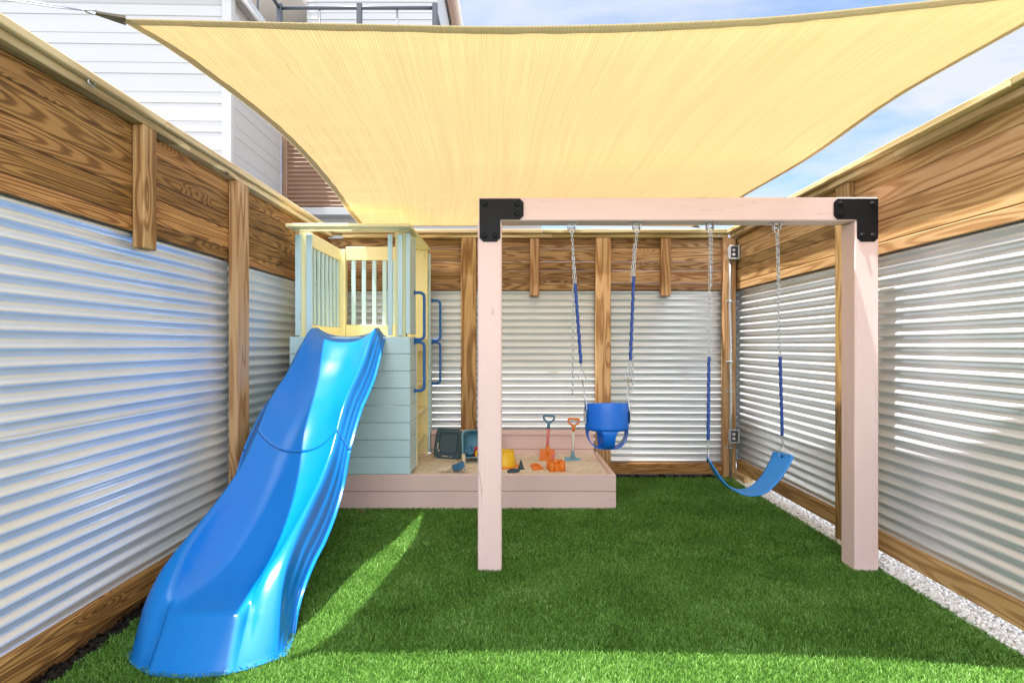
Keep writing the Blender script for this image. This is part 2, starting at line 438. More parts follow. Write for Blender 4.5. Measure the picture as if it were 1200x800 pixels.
def crom(pts, n):
    """Catmull-Rom through pts (tuples of any length), n samples"""
    P = [np.array(p, float) for p in pts]
    P = [2 * P[0] - P[1]] + P + [2 * P[-1] - P[-2]]
    # chord-length parameter
    out = []
    m = len(P) - 3
    for i in range(n):
        u = i / (n - 1) * m; k = min(int(u), m - 1); t = u - k
        p0, p1, p2, p3 = P[k:k + 4]
        out.append(0.5 * ((2 * p1) + (-p0 + p2) * t + (2 * p0 - 5 * p1 + 4 * p2 - p3) * t * t + (-p0 + 3 * p1 - 3 * p2 + p3) * t ** 3))
    return out

# ------------------------------------------------------------------ ground
XL, XR, YB = -1.845, 2.25, 5.65           # inner faces of the fences
m = MB(); m.grid([[V((x, y, -0.03)) for x in (-400, 400)] for y in (-400, 600)], False)
o = m.build('ground', M['concrete'], kind='structure')
m = MB(); m.grid([[V((x, y, -0.012)) for x in np.linspace(-3.4, 3.2, 50)] for y in np.linspace(-1.6, 6.0, 60)], False)
o = m.build('soil', M['soil'], kind='structure')
m = MB(); m.grid([[V((x, y, -0.004)) for x in np.linspace(-1.80, 2.19, 30)] for y in np.linspace(-1.5, 5.56, 50)], False)
o = m.build('turf_ground', M['turf_base'], kind='structure')

def make_grass():
    parts = []
    zones = [(2.05, 3.4, 42000), (3.4, 5.58, 22000), (-1.5, 2.05, 7000)]
    for y0, y1, dens in zones:
        n = int(4.02 * (y1 - y0) * dens)
        x = rng.uniform(-1.82, 2.205, n); y = rng.uniform(y0, y1, n)
        edge = 0.012 * np.sin(y * 37) + 0.01 * np.sin(y * 91 + 1)
        keep = ~((x < 0.842) & (y > 4.525)) & (x < 2.192 + edge) & (x > -1.805 + edge)
        for px0, px1 in ((-0.2, -0.06), (2.01, 2.15)):
            keep &= ~((x > px0) & (x < px1) & (y > 3.275) & (y < 3.415))
        parts.append(np.stack([x[keep], y[keep]], 1))
    p = np.concatenate(parts); n = len(p)
    h = rng.uniform(0.006, 0.0185, n); w = np.where(p[:, 1] > 3.4, 0.0042, 0.0031) * rng.uniform(0.7, 1.3, n) / 2
    # pile lies in soft swirls
    ang0 = 2.2 * np.sin(p[:, 0] * 2.1 + 1.3 * np.sin(p[:, 1] * 1.7)) + 1.4 * np.sin(p[:, 1] * 2.9 + p[:, 0])
    ang = ang0 + rng.normal(0, 2.2, n)
    ln = h * rng.uniform(0.2, 1.2, n)
    face = rng.uniform(0, 6.283, n)
    dx, dy = np.cos(face) * w, np.sin(face) * w
    lx, ly = np.cos(ang) * ln, np.sin(ang) * ln
    v = np.zeros((n, 5, 3), np.float32)
    v[:, 0] = np.stack([p[:, 0] - dx, p[:, 1] - dy, np.full(n, -0.004)], 1)
    v[:, 1] = np.stack([p[:, 0] + dx, p[:, 1] + dy, np.full(n, -0.004)], 1)
    v[:, 2] = np.stack([p[:, 0] + dx * .9 + lx * .35, p[:, 1] + dy * .9 + ly * .35, h * .62], 1)
    v[:, 3] = np.stack([p[:, 0] - dx * .9 + lx * .35, p[:, 1] - dy * .9 + ly * .35, h * .62], 1)
    v[:, 4] = np.stack([p[:, 0] + lx, p[:, 1] + ly, h], 1)
    base = (np.arange(n) * 5)[:, None]
    quads = base + np.array([0, 1, 2, 3]); tris = base + np.array([3, 2, 4])
    loops = np.concatenate([quads, tris], 1).ravel().astype(np.int32)
    starts = np.stack([np.arange(n) * 7, np.arange(n) * 7 + 4], 1).ravel().astype(np.int32)
    me = bpy.data.meshes.new('artificial_grass')
    me.vertices.add(n * 5); me.vertices.foreach_set('co', v.ravel())
    me.loops.add(len(loops)); me.loops.foreach_set('vertex_index', loops)
    me.polygons.add(n * 2); me.polygons.foreach_set('loop_start', starts)
    me.update(calc_edges=True)
    a = me.attributes.new('rnd', 'FLOAT', 'POINT')
    a.data.foreach_set('value', np.repeat(rng.uniform(0, 1, n).astype(np.float32), 5))
    me.materials.append(M['grass'])
    o = bpy.data.objects.new('artificial_grass', me); COL.objects.link(o)
    o['kind'] = 'stuff'; tag(o, 'short green artificial grass covering the play yard', 'grass')
make_grass()

ICO = None
def pebbles(name, x0, x1, y0, y1, n, smin, smax, z, label, mat, flat=0.6, zfun=None):
    bm = bmesh.new(); bmesh.ops.create_icosphere(bm, subdivisions=1, radius=1)
    bv = np.array([v.co for v in bm.verts]); bf = np.array([[v.index for v in f.verts] for f in bm.faces]); bm.free()
    nv = len(bv)
    s = rng.uniform(smin, smax, n)[:, None]
    sc = np.stack([rng.uniform(.7, 1.3, n), rng.uniform(.7, 1.3, n), rng.uniform(.5, .9, n)], 1) * s
    a = rng.uniform(0, 6.28, n); ca, sa = np.cos(a)[:, None], np.sin(a)[:, None]
    q = bv[None] * sc[:, None] * (1 + rng.normal(0, .1, (n, nv, 1)))
    tl = rng.normal(0, .35, (n, 1))
    q2 = q.copy(); q2[..., 0] = q[..., 0] * ca - q[..., 1] * sa; q2[..., 1] = q[..., 0] * sa + q[..., 1] * ca
    q2[..., 2] += q2[..., 0] * tl
    px = rng.uniform(x0, x1, n); py = rng.uniform(y0, y1, n); pz = z + rng.uniform(-.006, .012, n)
    q2 += np.stack([px, py, pz], 1)[:, None]
    f = (bf[None] + (np.arange(n) * nv)[:, None, None]).reshape(-1, 3)
    me = bpy.data.meshes.new(name); me.from_pydata(q2.reshape(-1, 3).tolist(), [], f.tolist())
    me.polygons.foreach_set('use_smooth', [True] * len(f))
    at = me.attributes.new('rnd', 'FLOAT', 'POINT'); at.data.foreach_set('value', np.repeat(rng.uniform(0, 1, n), nv).astype(np.float32))
    me.materials.append(mat); o = bpy.data.objects.new(name, me); COL.objects.link(o)
    o['kind'] = 'stuff'; tag(o, label, 'gravel'); return o
pebbles('gravel', 2.175, 2.46, 1.2, 5.45, 24000, 0.005, 0.0115, 0.002, 'strip of white pebbles along the foot of the right fence', M['pebble'])
pebbles('dark_gravel', -1.85, 2.3, 5.56, 5.72, 700, 0.007, 0.018, -0.005, 'dark stones and soil in the gap under the back fence', M['soil'])
pebbles('mulch', -1.90, -1.79, 1.5, 4.4, 1100, 0.006, 0.016, -0.008, 'dark bark and grit along the foot of the left fence', M['soil'])

# ------------------------------------------------------------------ fences
ZE = [1.876, 1.948, 2.077, 2.165, 2.300, 2.400]      # board edges
CAP0, CAP1, RAIL0 = 2.436, 2.474, 2.398
def corrugate(axis, a0, a1, z0, z1, pos, sgn, n_along=2, amp=0.0112, pitch=0.0683, phase=0.0):
    """sheet with horizontal waves; axis 'x' or 'y' = running direction, pos = plane, sgn = outward (to the yard)"""
    nz = int((z1 - z0) / pitch * 14)
    P = []
    for i in range(nz + 1):
        z = z0 + (z1 - z0) * i / nz
        d = amp * math.sin(2 * math.pi * (z / pitch) + phase)
        row = []
        for k in range(n_along + 1):
            a = a0 + (a1 - a0) * k / n_along
            q = pos + sgn * d
            row.append(V((a, q, z)) if axis == 'x' else V((q, a, z)))
        P.append(row)
    m = MB(); m.grid(P); return m

def planks(axis, a0, a1, face, back, joints=()):
    m = MB()
    cuts = [a0] + sorted(joints) + [a1]
    for i in range(len(ZE) - 1):
        cs = [cuts[0]] + [c for c in cuts[1:-1]] + [cuts[-1]]
        for k in range(len(cs) - 1):
            g = 0.0015
            g1, g2 = random.uniform(0.0006, 0.0018), random.uniform(0.0006, 0.0018); zz = (ZE[i] + g1, ZE[i + 1] - g2)
            j = random.uniform(-0.0015, 0.0015)
            if axis == 'x': m.box(cs[k] + g, cs[k + 1] - g, face + j, back, *zz, bev=0.0048)
            else: m.box(face + j, back, cs[k] + g, cs[k + 1] - g, *zz, bev=0.0048)
    return m

# back fence
fb = thing('timber_fence', 'back fence of boards and corrugated steel behind the pink sandbox', 'fence', (0.2, YB, 0), 'timber and steel fences round the yard')
planks('x', -1.98, 2.345, YB, YB + 0.019, (-0.435, 0.913)).build('board_panel', M['wood_back'], fb)
for (a, b_) in ((-1.95, -0.435), (-0.435, 0.913), (0.913, 2.32)):
    ph = random.uniform(-0.3, 0.3)
    corrugate('x', a + .003, b_ - .003, -0.02, 1.93, YB + 0.031, -1).build('corrugated_panel', M['corrugated'], fb)
for (a, b_) in ((-0.512, -0.36), (0.838, 0.99)):
    bx('post', M['wood_post'], fb, a, b_, 5.59, YB - 0.001, -0.02, RAIL0 - .001, bev=0.006)
bx('post', M['wood_right'], fb, 2.112, 2.236, 5.575, YB - 0.001, -0.02, RAIL0 - .001, bev=0.006)
for (a, b_) in ((0.180, 0.272), (1.496, 1.594)):
    bx('short_post', M['wood_post'], fb, a, b_, 5.60, YB - 0.001, 1.815, RAIL0 - .001, bev=0.005)
bx('bottom_rail', M['wood_left'], fb, -1.84, -0.44, 5.61, 5.70, 0.03, 0.128)
bx('bottom_rail', M['wood_left'], fb, -0.437, 0.91, 5.61, 5.70, 0.03, 0.128)
bx('bottom_rail', M['wood_left'], fb, 0.992, 2.11, 5.61, 5.70, 0.03, 0.128)
bx('top_rail', M['wood_cap'], fb, -1.70, 0.40, 5.585, 5.66, RAIL0, CAP0 - .001)
bx('top_rail', M['wood_cap'], fb, 0.402, 2.16, 5.585, 5.66, RAIL0, CAP0 - .001)
bx('cap_rail', M['wood_cap'], fb, -1.76, 0.31, 5.555, 5.70, CAP0, CAP1, bev=.005)
bx('cap_rail', M['wood_cap'], fb, 0.313, 2.138, 5.555, 5.70, CAP0, CAP1, bev=.005)
m = MB(); m.tube([(2.07 + .014 * math.cos(t), 5.58, 2.413 + .012 * math.sin(t)) for t in np.linspace(0, 6.0, 12)], .003, 6)
m.build('eye_hook', M['steel'], fb)

# left fence
fl = thing('timber_fence', 'left fence of dark knotty boards and corrugated steel beside the blue slide', 'fence', (XL, 2.1, 0), 'timber and steel fences round the yard')
planks('y', -1.5, 5.65, XL, XL - 0.019, (0.3, 2.76, 3.715)).build('board_panel', M['wood_left'], fl)
for (a, b_) in ((-1.5, 0.9), (0.9, 3.715), (3.715, 5.65)):
    corrugate('y', a + .002, b_ - .002, 0.985, 1.95, XL - 0.029, 1).build('corrugated_panel', M['corrugated'], fl)
    corrugate('y', a + .002, b_ - .002, 0.14, 1.02, XL - 0.0335, 1).build('corrugated_panel', M['corrugated'], fl)
for (a, b_) in ((0.83, 0.97), (3.63, 3.80), (4.93, 5.07)):
    bx('post', M['wood_post'], fl, XL + .001, -1.785, a, b_, -0.02, RAIL0 - .001, bev=0.006)
bx('short_post', M['wood_post'], fl, XL + .001, -1.785, 2.71, 2.812, 1.795, RAIL0 - .001, bev=0.006)
bx('bottom_rail', M['wood_left'], fl, XL + .001, XL - .05, 0.0, 3.625, 0.06, 0.176)
bx('bottom_rail', M['wood_left'], fl, XL + .001, XL - .05, 3.805, 5.6, 0.06, 0.176)
bx('gap_blocker', M['wood_left'], fl, XL - .051, XL - .075, 0.0, 5.6, -0.02, 0.15)  # added behind the rail to stop outside light, reads as a shaded gap
bx('top_rail', M['wood_cap'], fl, -1.79, -1.86, -1.5, 3.0, RAIL0, CAP0 - .001)
bx('top_rail', M['wood_cap'], fl, -1.79, -1.86, 3.002, 5.6, RAIL0, CAP0 - .001)
bx('cap_rail', M['wood_cap'], fl, -1.766, -1.906, -1.5, 2.86, CAP0, CAP1, bev=.005)
bx('cap_rail', M['wood_cap'], fl, -1.766, -1.906, 2.863, 5.7, CAP0, CAP1, bev=.005)
m = MB(); m.tube([(-1.775, 2.36 + .02 * math.cos(t), 2.43 + .012 * math.sin(t)) for t in np.linspace(0, 5.6, 12)], .004, 6)
m.build('eye_hook', M['steel'], fl)

# right fence
fr = thing('timber_fence', 'right fence of sunlit golden boards and corrugated steel beside white gravel', 'fence', (XR, 2.1, 0), 'timber and steel fences round the yard')
planks('y', -1.5, 5.648, XR, XR + 0.019, (0.3, 3.75)).build('board_panel', M['wood_right'], fr)
for (a, b_) in ((-1.5, 0.9), (0.9, 3.75), (3.75, 5.70)):
    corrugate('y', a + .002, b_ - .002, 0.15, 1.95, XR + 0.031, -1).build('corrugated_panel', M['corrugated'], fr)
for (a, b_) in ((0.83, 0.97), (3.67, 3.82)):
    bx('post', M['wood_right'], fr, XR - .001, 2.205, a, b_, -0.02, RAIL0 - .001, bev=0.006)
bx('bottom_rail', M['wood_right'], fr, XR - .001, XR + .05, 0.0, 3.665, 0.068, 0.178)
bx('bottom_rail', M['wood_right'], fr, XR - .001, XR + .05, 3.825, 5.60, 0.068, 0.178)
bx('top_rail', M['wood_cap'], fr, 2.185, 2.27, -1.5, 3.2, RAIL0, CAP0 - .001)
bx('top_rail', M['wood_cap'], fr, 2.185, 2.27, 3.202, 5.6, RAIL0, CAP0 - .001)
bx('cap_rail', M['wood_cap'], fr, 2.14, 2.28, -1.5, 2.4, CAP0, CAP1, bev=.005)
bx('cap_rail', M['wood_cap'], fr, 2.14, 2.28, 2.403, 5.7, CAP0, CAP1, bev=.005)
bx('block', M['wood_cap'], fr, 2.20, 2.29, 5.30, 5.64, -0.02, 0.067)

# ------------------------------------------------------------------ conduit on the corner post
el = thing('electrical_conduit', 'grey electrical conduit with two outlet boxes on the back corner post', 'conduit', (2.15, 5.575, 0))
m = MB()
m.tube([(2.168, 5.555, 2.16), (2.168, 5.555, 1.95), (2.164, 5.555, 1.7), (2.174, 5.556, 1.4), (2.172, 5.555, 1.0), (2.172, 5.555, 0.6), (2.172, 5.555, -0.01)], .0125, 12)
m.build('conduit', M['conduit'], el)
for z in (1.76, 1.16, 0.30, 0.86):
    m = MB(); m.tube([(2.172 + .016 * math.cos(t), 5.555 - .016 * math.sin(t), z) for t in np.linspace(0, math.pi, 9)], .006, 6)
    m.box(2.135, 2.205, 5.568, 5.574, z - .008, z + .008); m.build('strap', M['steel'], el)
for z in (2.235, 0.425):
    b_ = bx('outlet_box', M['grey_box'], el, 2.145, 2.235, 5.515, 5.572, z - .065, z + .065, bev=.014)
    m = MB()
    for (x0, x1, z0, z1) in ((2.14, 2.155, -.07, .07), (2.225, 2.24, -.07, .07), (2.155, 2.225, .055, .07), (2.155, 2.225, -.07, -.055)):
        m.box(x0, x1, 5.49, 5.516, z + z0, z + z1, bev=.005)
    m.build('cover', M['grey_box'], b_)
    bx('faceplate', M['dark_recess'], b_, 2.156, 2.224, 5.508, 5.5145, z - .054, z + .054, bev=.003)
    for dz in (-.022, .022):
        m = MB(); m.lathe([(.015, 0), (.015, .010), (.012, .012)], 16, Matrix.Translation((2.185, 5.5085, z + dz)) @ Matrix.Rotation(math.pi / 2, 4, 'X'))
        m.build('socket', M['white_plastic'], b_)

# ------------------------------------------------------------------ swing frame
YS0, YS1 = 3.275, 3.415; YC = 3.345
sf = thing('swing_frame', 'pink timber swing frame with black corner brackets', 'swing frame', (1.0, YC, 0))
for (a, b_) in ((-0.201, -0.061), (2.010, 2.150)):
    bx('post', M['pink'], sf, a, b_, YS0, YS1, -0.03, 2.052, bev=.006)
bx('beam', M['pink'], sf, -0.196, 2.148, YS0 + .002, YS1 - .002, 2.053, 2.190, bev=.006)
def bracket(x_out, sx):
    w = 0.122; lx = 0.258; lz = 0.252; c = 0.022
    zt = 2.180
    poly = [(0, zt), (lx - c, zt), (lx, zt - c), (lx, zt - w + c), (lx - c, zt - w), (w, zt - w), (w, zt - lz + c), (w - c, zt - lz), (c, zt - lz), (0, zt - lz + c)]
    poly = [(x_out + sx * x, z) for x, z in poly]
    if sx < 0: poly.reverse()
    for yy, sgn in ((YS0 - .0015, 1), (YS1 + .0055, 1)):
        m = MB(); m.prism(poly, .005, Matrix.Translation((0, yy, 0)) @ Matrix.Rotation(math.pi / 2, 4, 'X'))
        br = m.build('bracket', M['black'], sf)
        if yy > YS0: continue
        for bxp, bz in ((.032, zt - .032), (lx - .038, zt - .032), (lx - .038, zt - .09), (.030, zt - lz + .035), (w - .03, zt - lz + .035)):
            m = MB(); mt = Matrix.Translation((x_out + sx * bxp, yy - .005, bz)) @ Matrix.Rotation(math.pi / 2, 4, 'X')
            m.lathe([(.0165, 0), (.0165, .003), (.010, .004)], 18, mt)
            m.lathe([(.0115, .003), (.0115, .011), (.009, .013)], 6, mt, smooth=False)
            m.build('bolt', M['black'], br)
bracket(-0.190, 1); bracket(2.142, -1)
HX = (0.357, 0.746, 1.185, 1.583)
for x in HX:
    m = MB()
    m.box(x - .038, x + .038, YC - .018, YC + .018, 2.047, 2.0525, bev=.002)
    m.box(x - .022, x - .016, YC - .016, YC + .016, 2.012, 2.047, bev=.002); m.box(x + .016, x + .022, YC - .016, YC + .016, 2.012, 2.047, bev=.002)
    m.tube([(x - .026, YC, 2.024), (x + .026, YC, 2.024)], .006, 8)
    m.tube([(x + .012 * math.sin(t), YC, 2.008 + .017 * math.cos(t)) for t in np.linspace(0, 2 * math.pi, 14)[:-1]], .0038, 6, closed=True)
    m.build('swing_hanger', M['steel'], sf)

def sleeve(p0, p1, r=.0082):
    p0, p1 = V(p0), V(p1); n = 80; pts = []; rs = []
    ln = (p1 - p0).length
    for i in range(n + 1):
        t = i / n
        wob = V((.0013 * math.sin(t * ln * 105), .0013 * math.cos(t * ln * 105), 0))
        pts.append(p0.lerp(p1, t) + wob); rs.append(r + .0022 * abs(math.sin(t * ln * 105)))
    m = MB(); m.tube(pts, rs, 10); return m
def triangle(m, top, bot, w, r=.0035, side=V((1, 0, 0))):
    top, bot = V(top), V(bot); sd = side.normalized() * (w / 2)
    d = bot - top
    pts = [top, top + d * .12 + sd * .28, top + d * .85 + sd * .95, bot + sd * .7, bot - sd * .7, top + d * .85 - sd * .95, top + d * .12 - sd * .28]
    m.tube(pts, r, 6, closed=True)

# toddler swing
ts = thing('toddler_swing', 'blue bucket swing hanging from the left half of the pink beam', 'swing', (0.567, YC, 0.70))
CX, RX, RY = 0.567, 0.128, 0.112
ringL, ringR = V((0.420, YC, 1.120)), V((0.694, YC, 1.128))
top0, top1 = V((HX[0], YC, 1.995)), V((HX[1], YC, 1.995))
sl0, sl1 = V((0.378, YC, 1.69)), V((0.413, YC, 1.215))
sr0, sr1 = V((0.729, YC, 1.735)), V((0.708, YC, 1.235))
m = MB(); m.chain(top0, sl0 + V((.004, 0, 0))); m.chain(top0 + V((0.004, .012, 0)), V((0.372, YC + .015, 1.69))); m.build('chain', M['chain'], ts)
m = MB(); m.chain(top1, sr0); m.chain(top1 + V((-.012, .01, -.06)), V((0.716, YC + .01, 1.70))); m.build('chain', M['chain'], ts)
m = MB(); m.chain(V((0.369, YC + .016, 1.69)), V((0.364, YC + .016, 1.03))); m.build('chain', M['chain'], ts)
m = MB(); m.chain(V((0.728, YC + .016, 1.66)), V((0.724, YC + .016, 1.06))); m.build('chain', M['chain'], ts)
sleeve(sl0, sl1).build('chain_sleeve', M['sleeve_blue'], ts)
sleeve(sr0, sr1).build('chain_sleeve', M['sleeve_blue'], ts)
for end, ring in ((sl1, ringL), (sr1, ringR)):
    m = MB(); m.chain(end, ring + V((0, 0, .055)), ln=.03); triangle(m, ring + V((0, 0, .058)), ring + V((0, 0, -.01)), .05, .003); m.build('link', M['chain'], ts)
for sgn, ring in ((-1, ringL), (1, ringR)):
    m = MB()
    for yy in (-1, 1):
        m.tube([ring, V((CX + sgn * (RX - .004), YC + yy * .045, 0.955)), V((CX + sgn * (RX + .003), YC + yy * .047, 0.90))], .0032, 8)
    m.build('hanger_wire', M['chain'], ts)
def bucket_band():
    P = []; zt, zb = 0.972, 0.822
    for (k, zf, rf) in ((0, 0.99, .985), (1, 1.0, 1.0), (2, .97, 1.004), (3, .7, 1.0), (4, .4, 1.0), (5, .1, .995), (6, 0, .99)):
        row = []
        for i in range(57):
            a = 2 * math.pi * i / 56
            sag = -0.015 * math.sin(a)     # the edge towards the yard is higher
            row.append(V((CX + RX * rf * math.cos(a), YC + RY * rf * math.sin(a), zb + (zt - zb) * zf + sag * zf)))
        P.append(row)
    m = MB(); m.grid(P[::-1]); return m
bucket_band().build('seat_band', M['swing_blue'], ts, solid=.006)
def bucket_arm(a, w0, w1):
    P = []
    tang = V((-math.sin(a), math.cos(a), 0))
    for i in range(17):
        t = i / 16; ph = t * math.pi / 2
        cph = math.cos(ph) ** .72 if t < 1 else 0.0
        x, y = RX * math.cos(a) * cph * .985, RY * math.sin(a) * cph * .985
        z = 0.826 - 0.118 * math.sin(ph)
        w = w1 + (w0 - w1) * (1 - min(1, t * 2.6)) ** 3
        row = []
        for k in range(-5, 6):
            u = k / 5
            q = V((CX + x, YC + y, z)) + tang * (w * u)
            # stay on the ellipse close to the band
            dx, dy = (q.x - CX) / RX, (q.y - YC) / RY
            rr = math.hypot(dx, dy); lim = .985 * cph
            if rr > 1e-6 and t < .6:
                f = lim / rr; bl = 1 - t / .6
                q.x = CX + (q.x - CX) * (1 + (f - 1) * bl); q.y = YC + (q.y - YC) * (1 + (f - 1) * bl)
            row.append(q)
        P.append(row)
    m = MB(); m.grid(P); return m
m = MB()
for a, w0, w1 in ((-math.pi / 2, .060, .034), (math.pi / 2, .075, .045), (0, .060, .042), (math.pi, .060, .042)):
    q = bucket_arm(a, w0, w1); m.add(q.v, q.f, None, True)
m.build('leg_strap', M['swing_blue'], ts, solid=.005)
for sgn in (-1, 1):
    m = MB(); m.box(CX + sgn * (RX + .001), CX + sgn * (RX + .005), YC - .05, YC + .05, .86, .935, bev=.003); m.build('side_plate', M['steel'], ts)

# belt swing
bs = thing('belt_swing', 'light blue sling swing hanging near the right post', 'swing', (1.4, YC, 0.43))
psi = math.radians(12); D = V((math.cos(psi), math.sin(psi), 0))
def NW(t):
    a = math.radians(-14 + 42 * t)
    return V((-math.sin(a), math.cos(a), 0))
C0 = V((1.400, YC, 0)); HALF = 0.250
eL = C0 - D * HALF + V((0, 0, 0.652)); eR = C0 + D * HALF + V((0, 0, 0.655))
prof = crom([(-HALF - .004, .662), (-HALF + .012, .632), (-.205, .575), (-.15, .505), (-.06, .452), (.02, .438), (.09, .456), (.16, .512), (.212, .580), (HALF - .004, .636), (HALF + .006, .668)], 49)
P = []
for i, (u, z) in enumerate(prof):
    t = i / 48
    e = min(t, 1 - t)
    w = 0.074 * min(1, math.sqrt(max(0, 1 - (1 - min(1, e / .055)) ** 2)) * .75 + .25)
    P.append([C0 + D * u + NW(t) * (w * k / 5) + V((0, 0, z + .004 * (k / 5) ** 2)) for k in range(-5, 6)])
m = MB(); m.grid(P); m.build('belt_seat', M['belt_blue'], bs, solid=.007)
for e in (eL, eR):
    m = MB(); m.lathe([(.008, -.006), (.008, .006)], 12, Matrix.Translation(e + V((0, 0, -.008))) @ Matrix.Rotation(psi, 4, 'Z') @ Matrix.Rotation(math.pi / 2, 4, 'Y')); m.build('grommet', M['black'], bs)
for e, hx, zc0, zc1, NN in ((eL, HX[2], 1.255, .725, NW(0)), (eR, HX[3], 1.255, .735, NW(1))):
    h0 = V((hx, YC, 1.995)); ap = e + V((0, 0, .062))
    top = ap.lerp(h0, 0)  
    pt = lambda z: ap.lerp(h0, (z - ap.z) / (h0.z - ap.z))
    m = MB(); m.chain(h0, pt(zc0)); m.chain(h0 + V((.012, .008, 0)), pt(zc0 + .42) + V((.012, .01, 0))); m.build('chain', M['chain'], bs)
    sleeve(pt(zc0), pt(zc1 + .04)).build('chain_sleeve', M['sleeve_blue'], bs)
    m = MB(); m.chain(pt(zc1 + .045), ap + V((0, 0, -.004)), ln=.026); triangle(m, ap, e + V((0, 0, -.012)), .056, .0032, NN); m.build('triangle_ring', M['chain'], bs)

# ------------------------------------------------------------------ sandbox
SX0, SX1, SY0, SZ = -1.80, 0.842, 4.52, 0.277
sb = thing('sandbox', 'low pink plank sandbox with a raised back ledge', 'sandbox', (-0.4, 4.9, 0))
m = MB()
m.box(SX0, SX1, SY0, SY0 + .038, -0.02, .137, bev=.004); m.box(SX0, SX1, SY0, SY0 + .038, .141, SZ, bev=.004)
m.build('front_board', M['pink'], sb)
m = MB()
m.box(SX1 - .038, SX1 - .001, SY0 + .039, 5.50, -0.02, .137, bev=.004); m.box(SX1 - .038, SX1 - .001, SY0 + .039, 5.50, .141, SZ - .001, bev=.004)
m.build('side_board', M['pink'], sb)
m = MB()
m.box(-0.79, .800, 5.465, 5.50, -0.02, .305, bev=.004); m.box(-0.79, .800, 5.465, 5.50, .308, .444, bev=.004)
m.build('back_board', M['pink'], sb)
bx('ledge', M['pink'], sb, -0.79, .798, 5.445, 5.575, .446, .483, bev=.005)
def sandz(x, y):
    n = mnoise.noise(V((x * 3.1, y * 3.1, 1.3))) * .012 + mnoise.noise(V((x * 11, y * 11, 4.1))) * .006 + mnoise.noise(V((x * 31, y * 31, 2.2))) * .0035
    edge = .014 * math.exp(-((y - 5.46) / .08) ** 2)
    return .249 + n + edge
m = MB(); m.grid([[V((x, y, sandz(x, y))) for x in np.linspace(-1.78, .806, 240)] for y in np.linspace(SY0 + .036, 5.47, 90)])
tag(m.build('sand', M['sand'], kind='stuff'), 'loose beige play sand filling the pink sandbox', 'sand')

# ------------------------------------------------------------------ playhouse tower
pt_ = thing('playhouse', 'pale blue and yellow wooden play tower standing in the sandbox corner', 'playhouse', (-1.3, 5.0, SZ))
TX0, TX1, TYF = -1.80, -0.825, 4.522
m = MB()
PH = (1.392 - SZ - .001) / 8
for i in range(8):
    z0 = SZ + .001 + i * PH; m.box(TX0, TX1, TYF, TYF + .022, z0 + .0015, z0 + PH - .002, bev=.003)
m.build('front_wall', M['blue_paint'], pt_)
m = MB()
for i in range(8):
    z0 = SZ + .001 + i * PH
    m.box(TX1 - .021, TX1 - .001, TYF + .0225, 4.835, z0 + .0015, z0 + PH - .002, bev=.003)
m.build('side_wall', M['blue_paint'], pt_)
m = MB()
for i in range(8):
    z0 = SZ + .001 + i * PH
    m.box(-.820, -.798, 5.455, 5.585, z0 + .0015, z0 + PH - .002, bev=.003)
m.box(-.818, -.798, 5.46, 5.49, 1.40, 2.22, bev=.003)
m.build('rear_wall', M['blue_paint'], pt_)
bx('floor_deck', M['yellow_paint'], pt_, -1.76, -.84, 4.55, 5.56, 1.262, 1.298)
# corner posts
for (x0, x1, y0, y1, z0, z1) in ((-1.735, -1.650, 4.548, 4.63, SZ, 2.249), (-.952, -.866, 4.548, 4.63, SZ, 2.249), (-1.715, -1.615, 5.41, 5.49, SZ, 2.249)):
    bx('corner_post', M['yellow_paint'], pt_, x0, x1, y0, y1, z0, z1, bev=.004)
bx('corner_board', M['yellow_paint'], pt_, -.965, -.8205, 5.435, 5.454, .20, 2.249, bev=.003)
# top rim boards
m = MB(); m.box(-1.775, -.80, 4.375, 4.505, 2.250, 2.276, bev=.004); m.build('roof_rim', M['yellow_paint'], pt_)
bx('roof_rim', M['yellow_paint'], pt_, -.925, -.80, 4.506, 5.52, 2.250, 2.276, bev=.004)
bx('roof_fascia', M['yellow_paint'], pt_, -1.755, -.83, 4.508, 4.5215, 2.238, 2.2495, bev=.002)
# battens on the front
for (x0, x1) in ((-1.757, -1.713), (-1.668, -1.622), (-1.007, -.970), (-.926, -.886)):
    bx('batten', M['blue_paint'], pt_, x0, x1, 4.524, 4.547, 1.40, 2.221, bev=.003)
bx('batten', M['blue_paint'], pt_, -.862, -.826, 4.526, 4.80, 1.415, 2.23, bev=.003)
# left lattice
bx('lattice_rail', M['yellow_paint'], pt_, -1.69, -1.655, 4.64, 5.405, 2.135, 2.248); bx('lattice_rail', M['yellow_paint'], pt_, -1.69, -1.655, 4.64, 5.405, 1.385, 1.49)
for i in range(7):
    y = 4.70 + i * .105; bx('slat', M['blue_paint'], pt_, -1.68, -1.662, y, y + .045, 1.492, 2.133, bev=.002)
# back lattice
bx('lattice_rail', M['yellow_paint'], pt_, -1.612, -.967, 5.42, 5.453, 2.145, 2.275); bx('lattice_rail', M['yellow_paint'], pt_, -1.612, -.967, 5.42, 5.453, 1.385, 1.52)
for i in range(6):
    x = -1.560 + i * .1005; bx('slat', M['blue_paint'], pt_, x, x + .040, 5.428, 5.446, 1.522, 2.143, bev=.002)
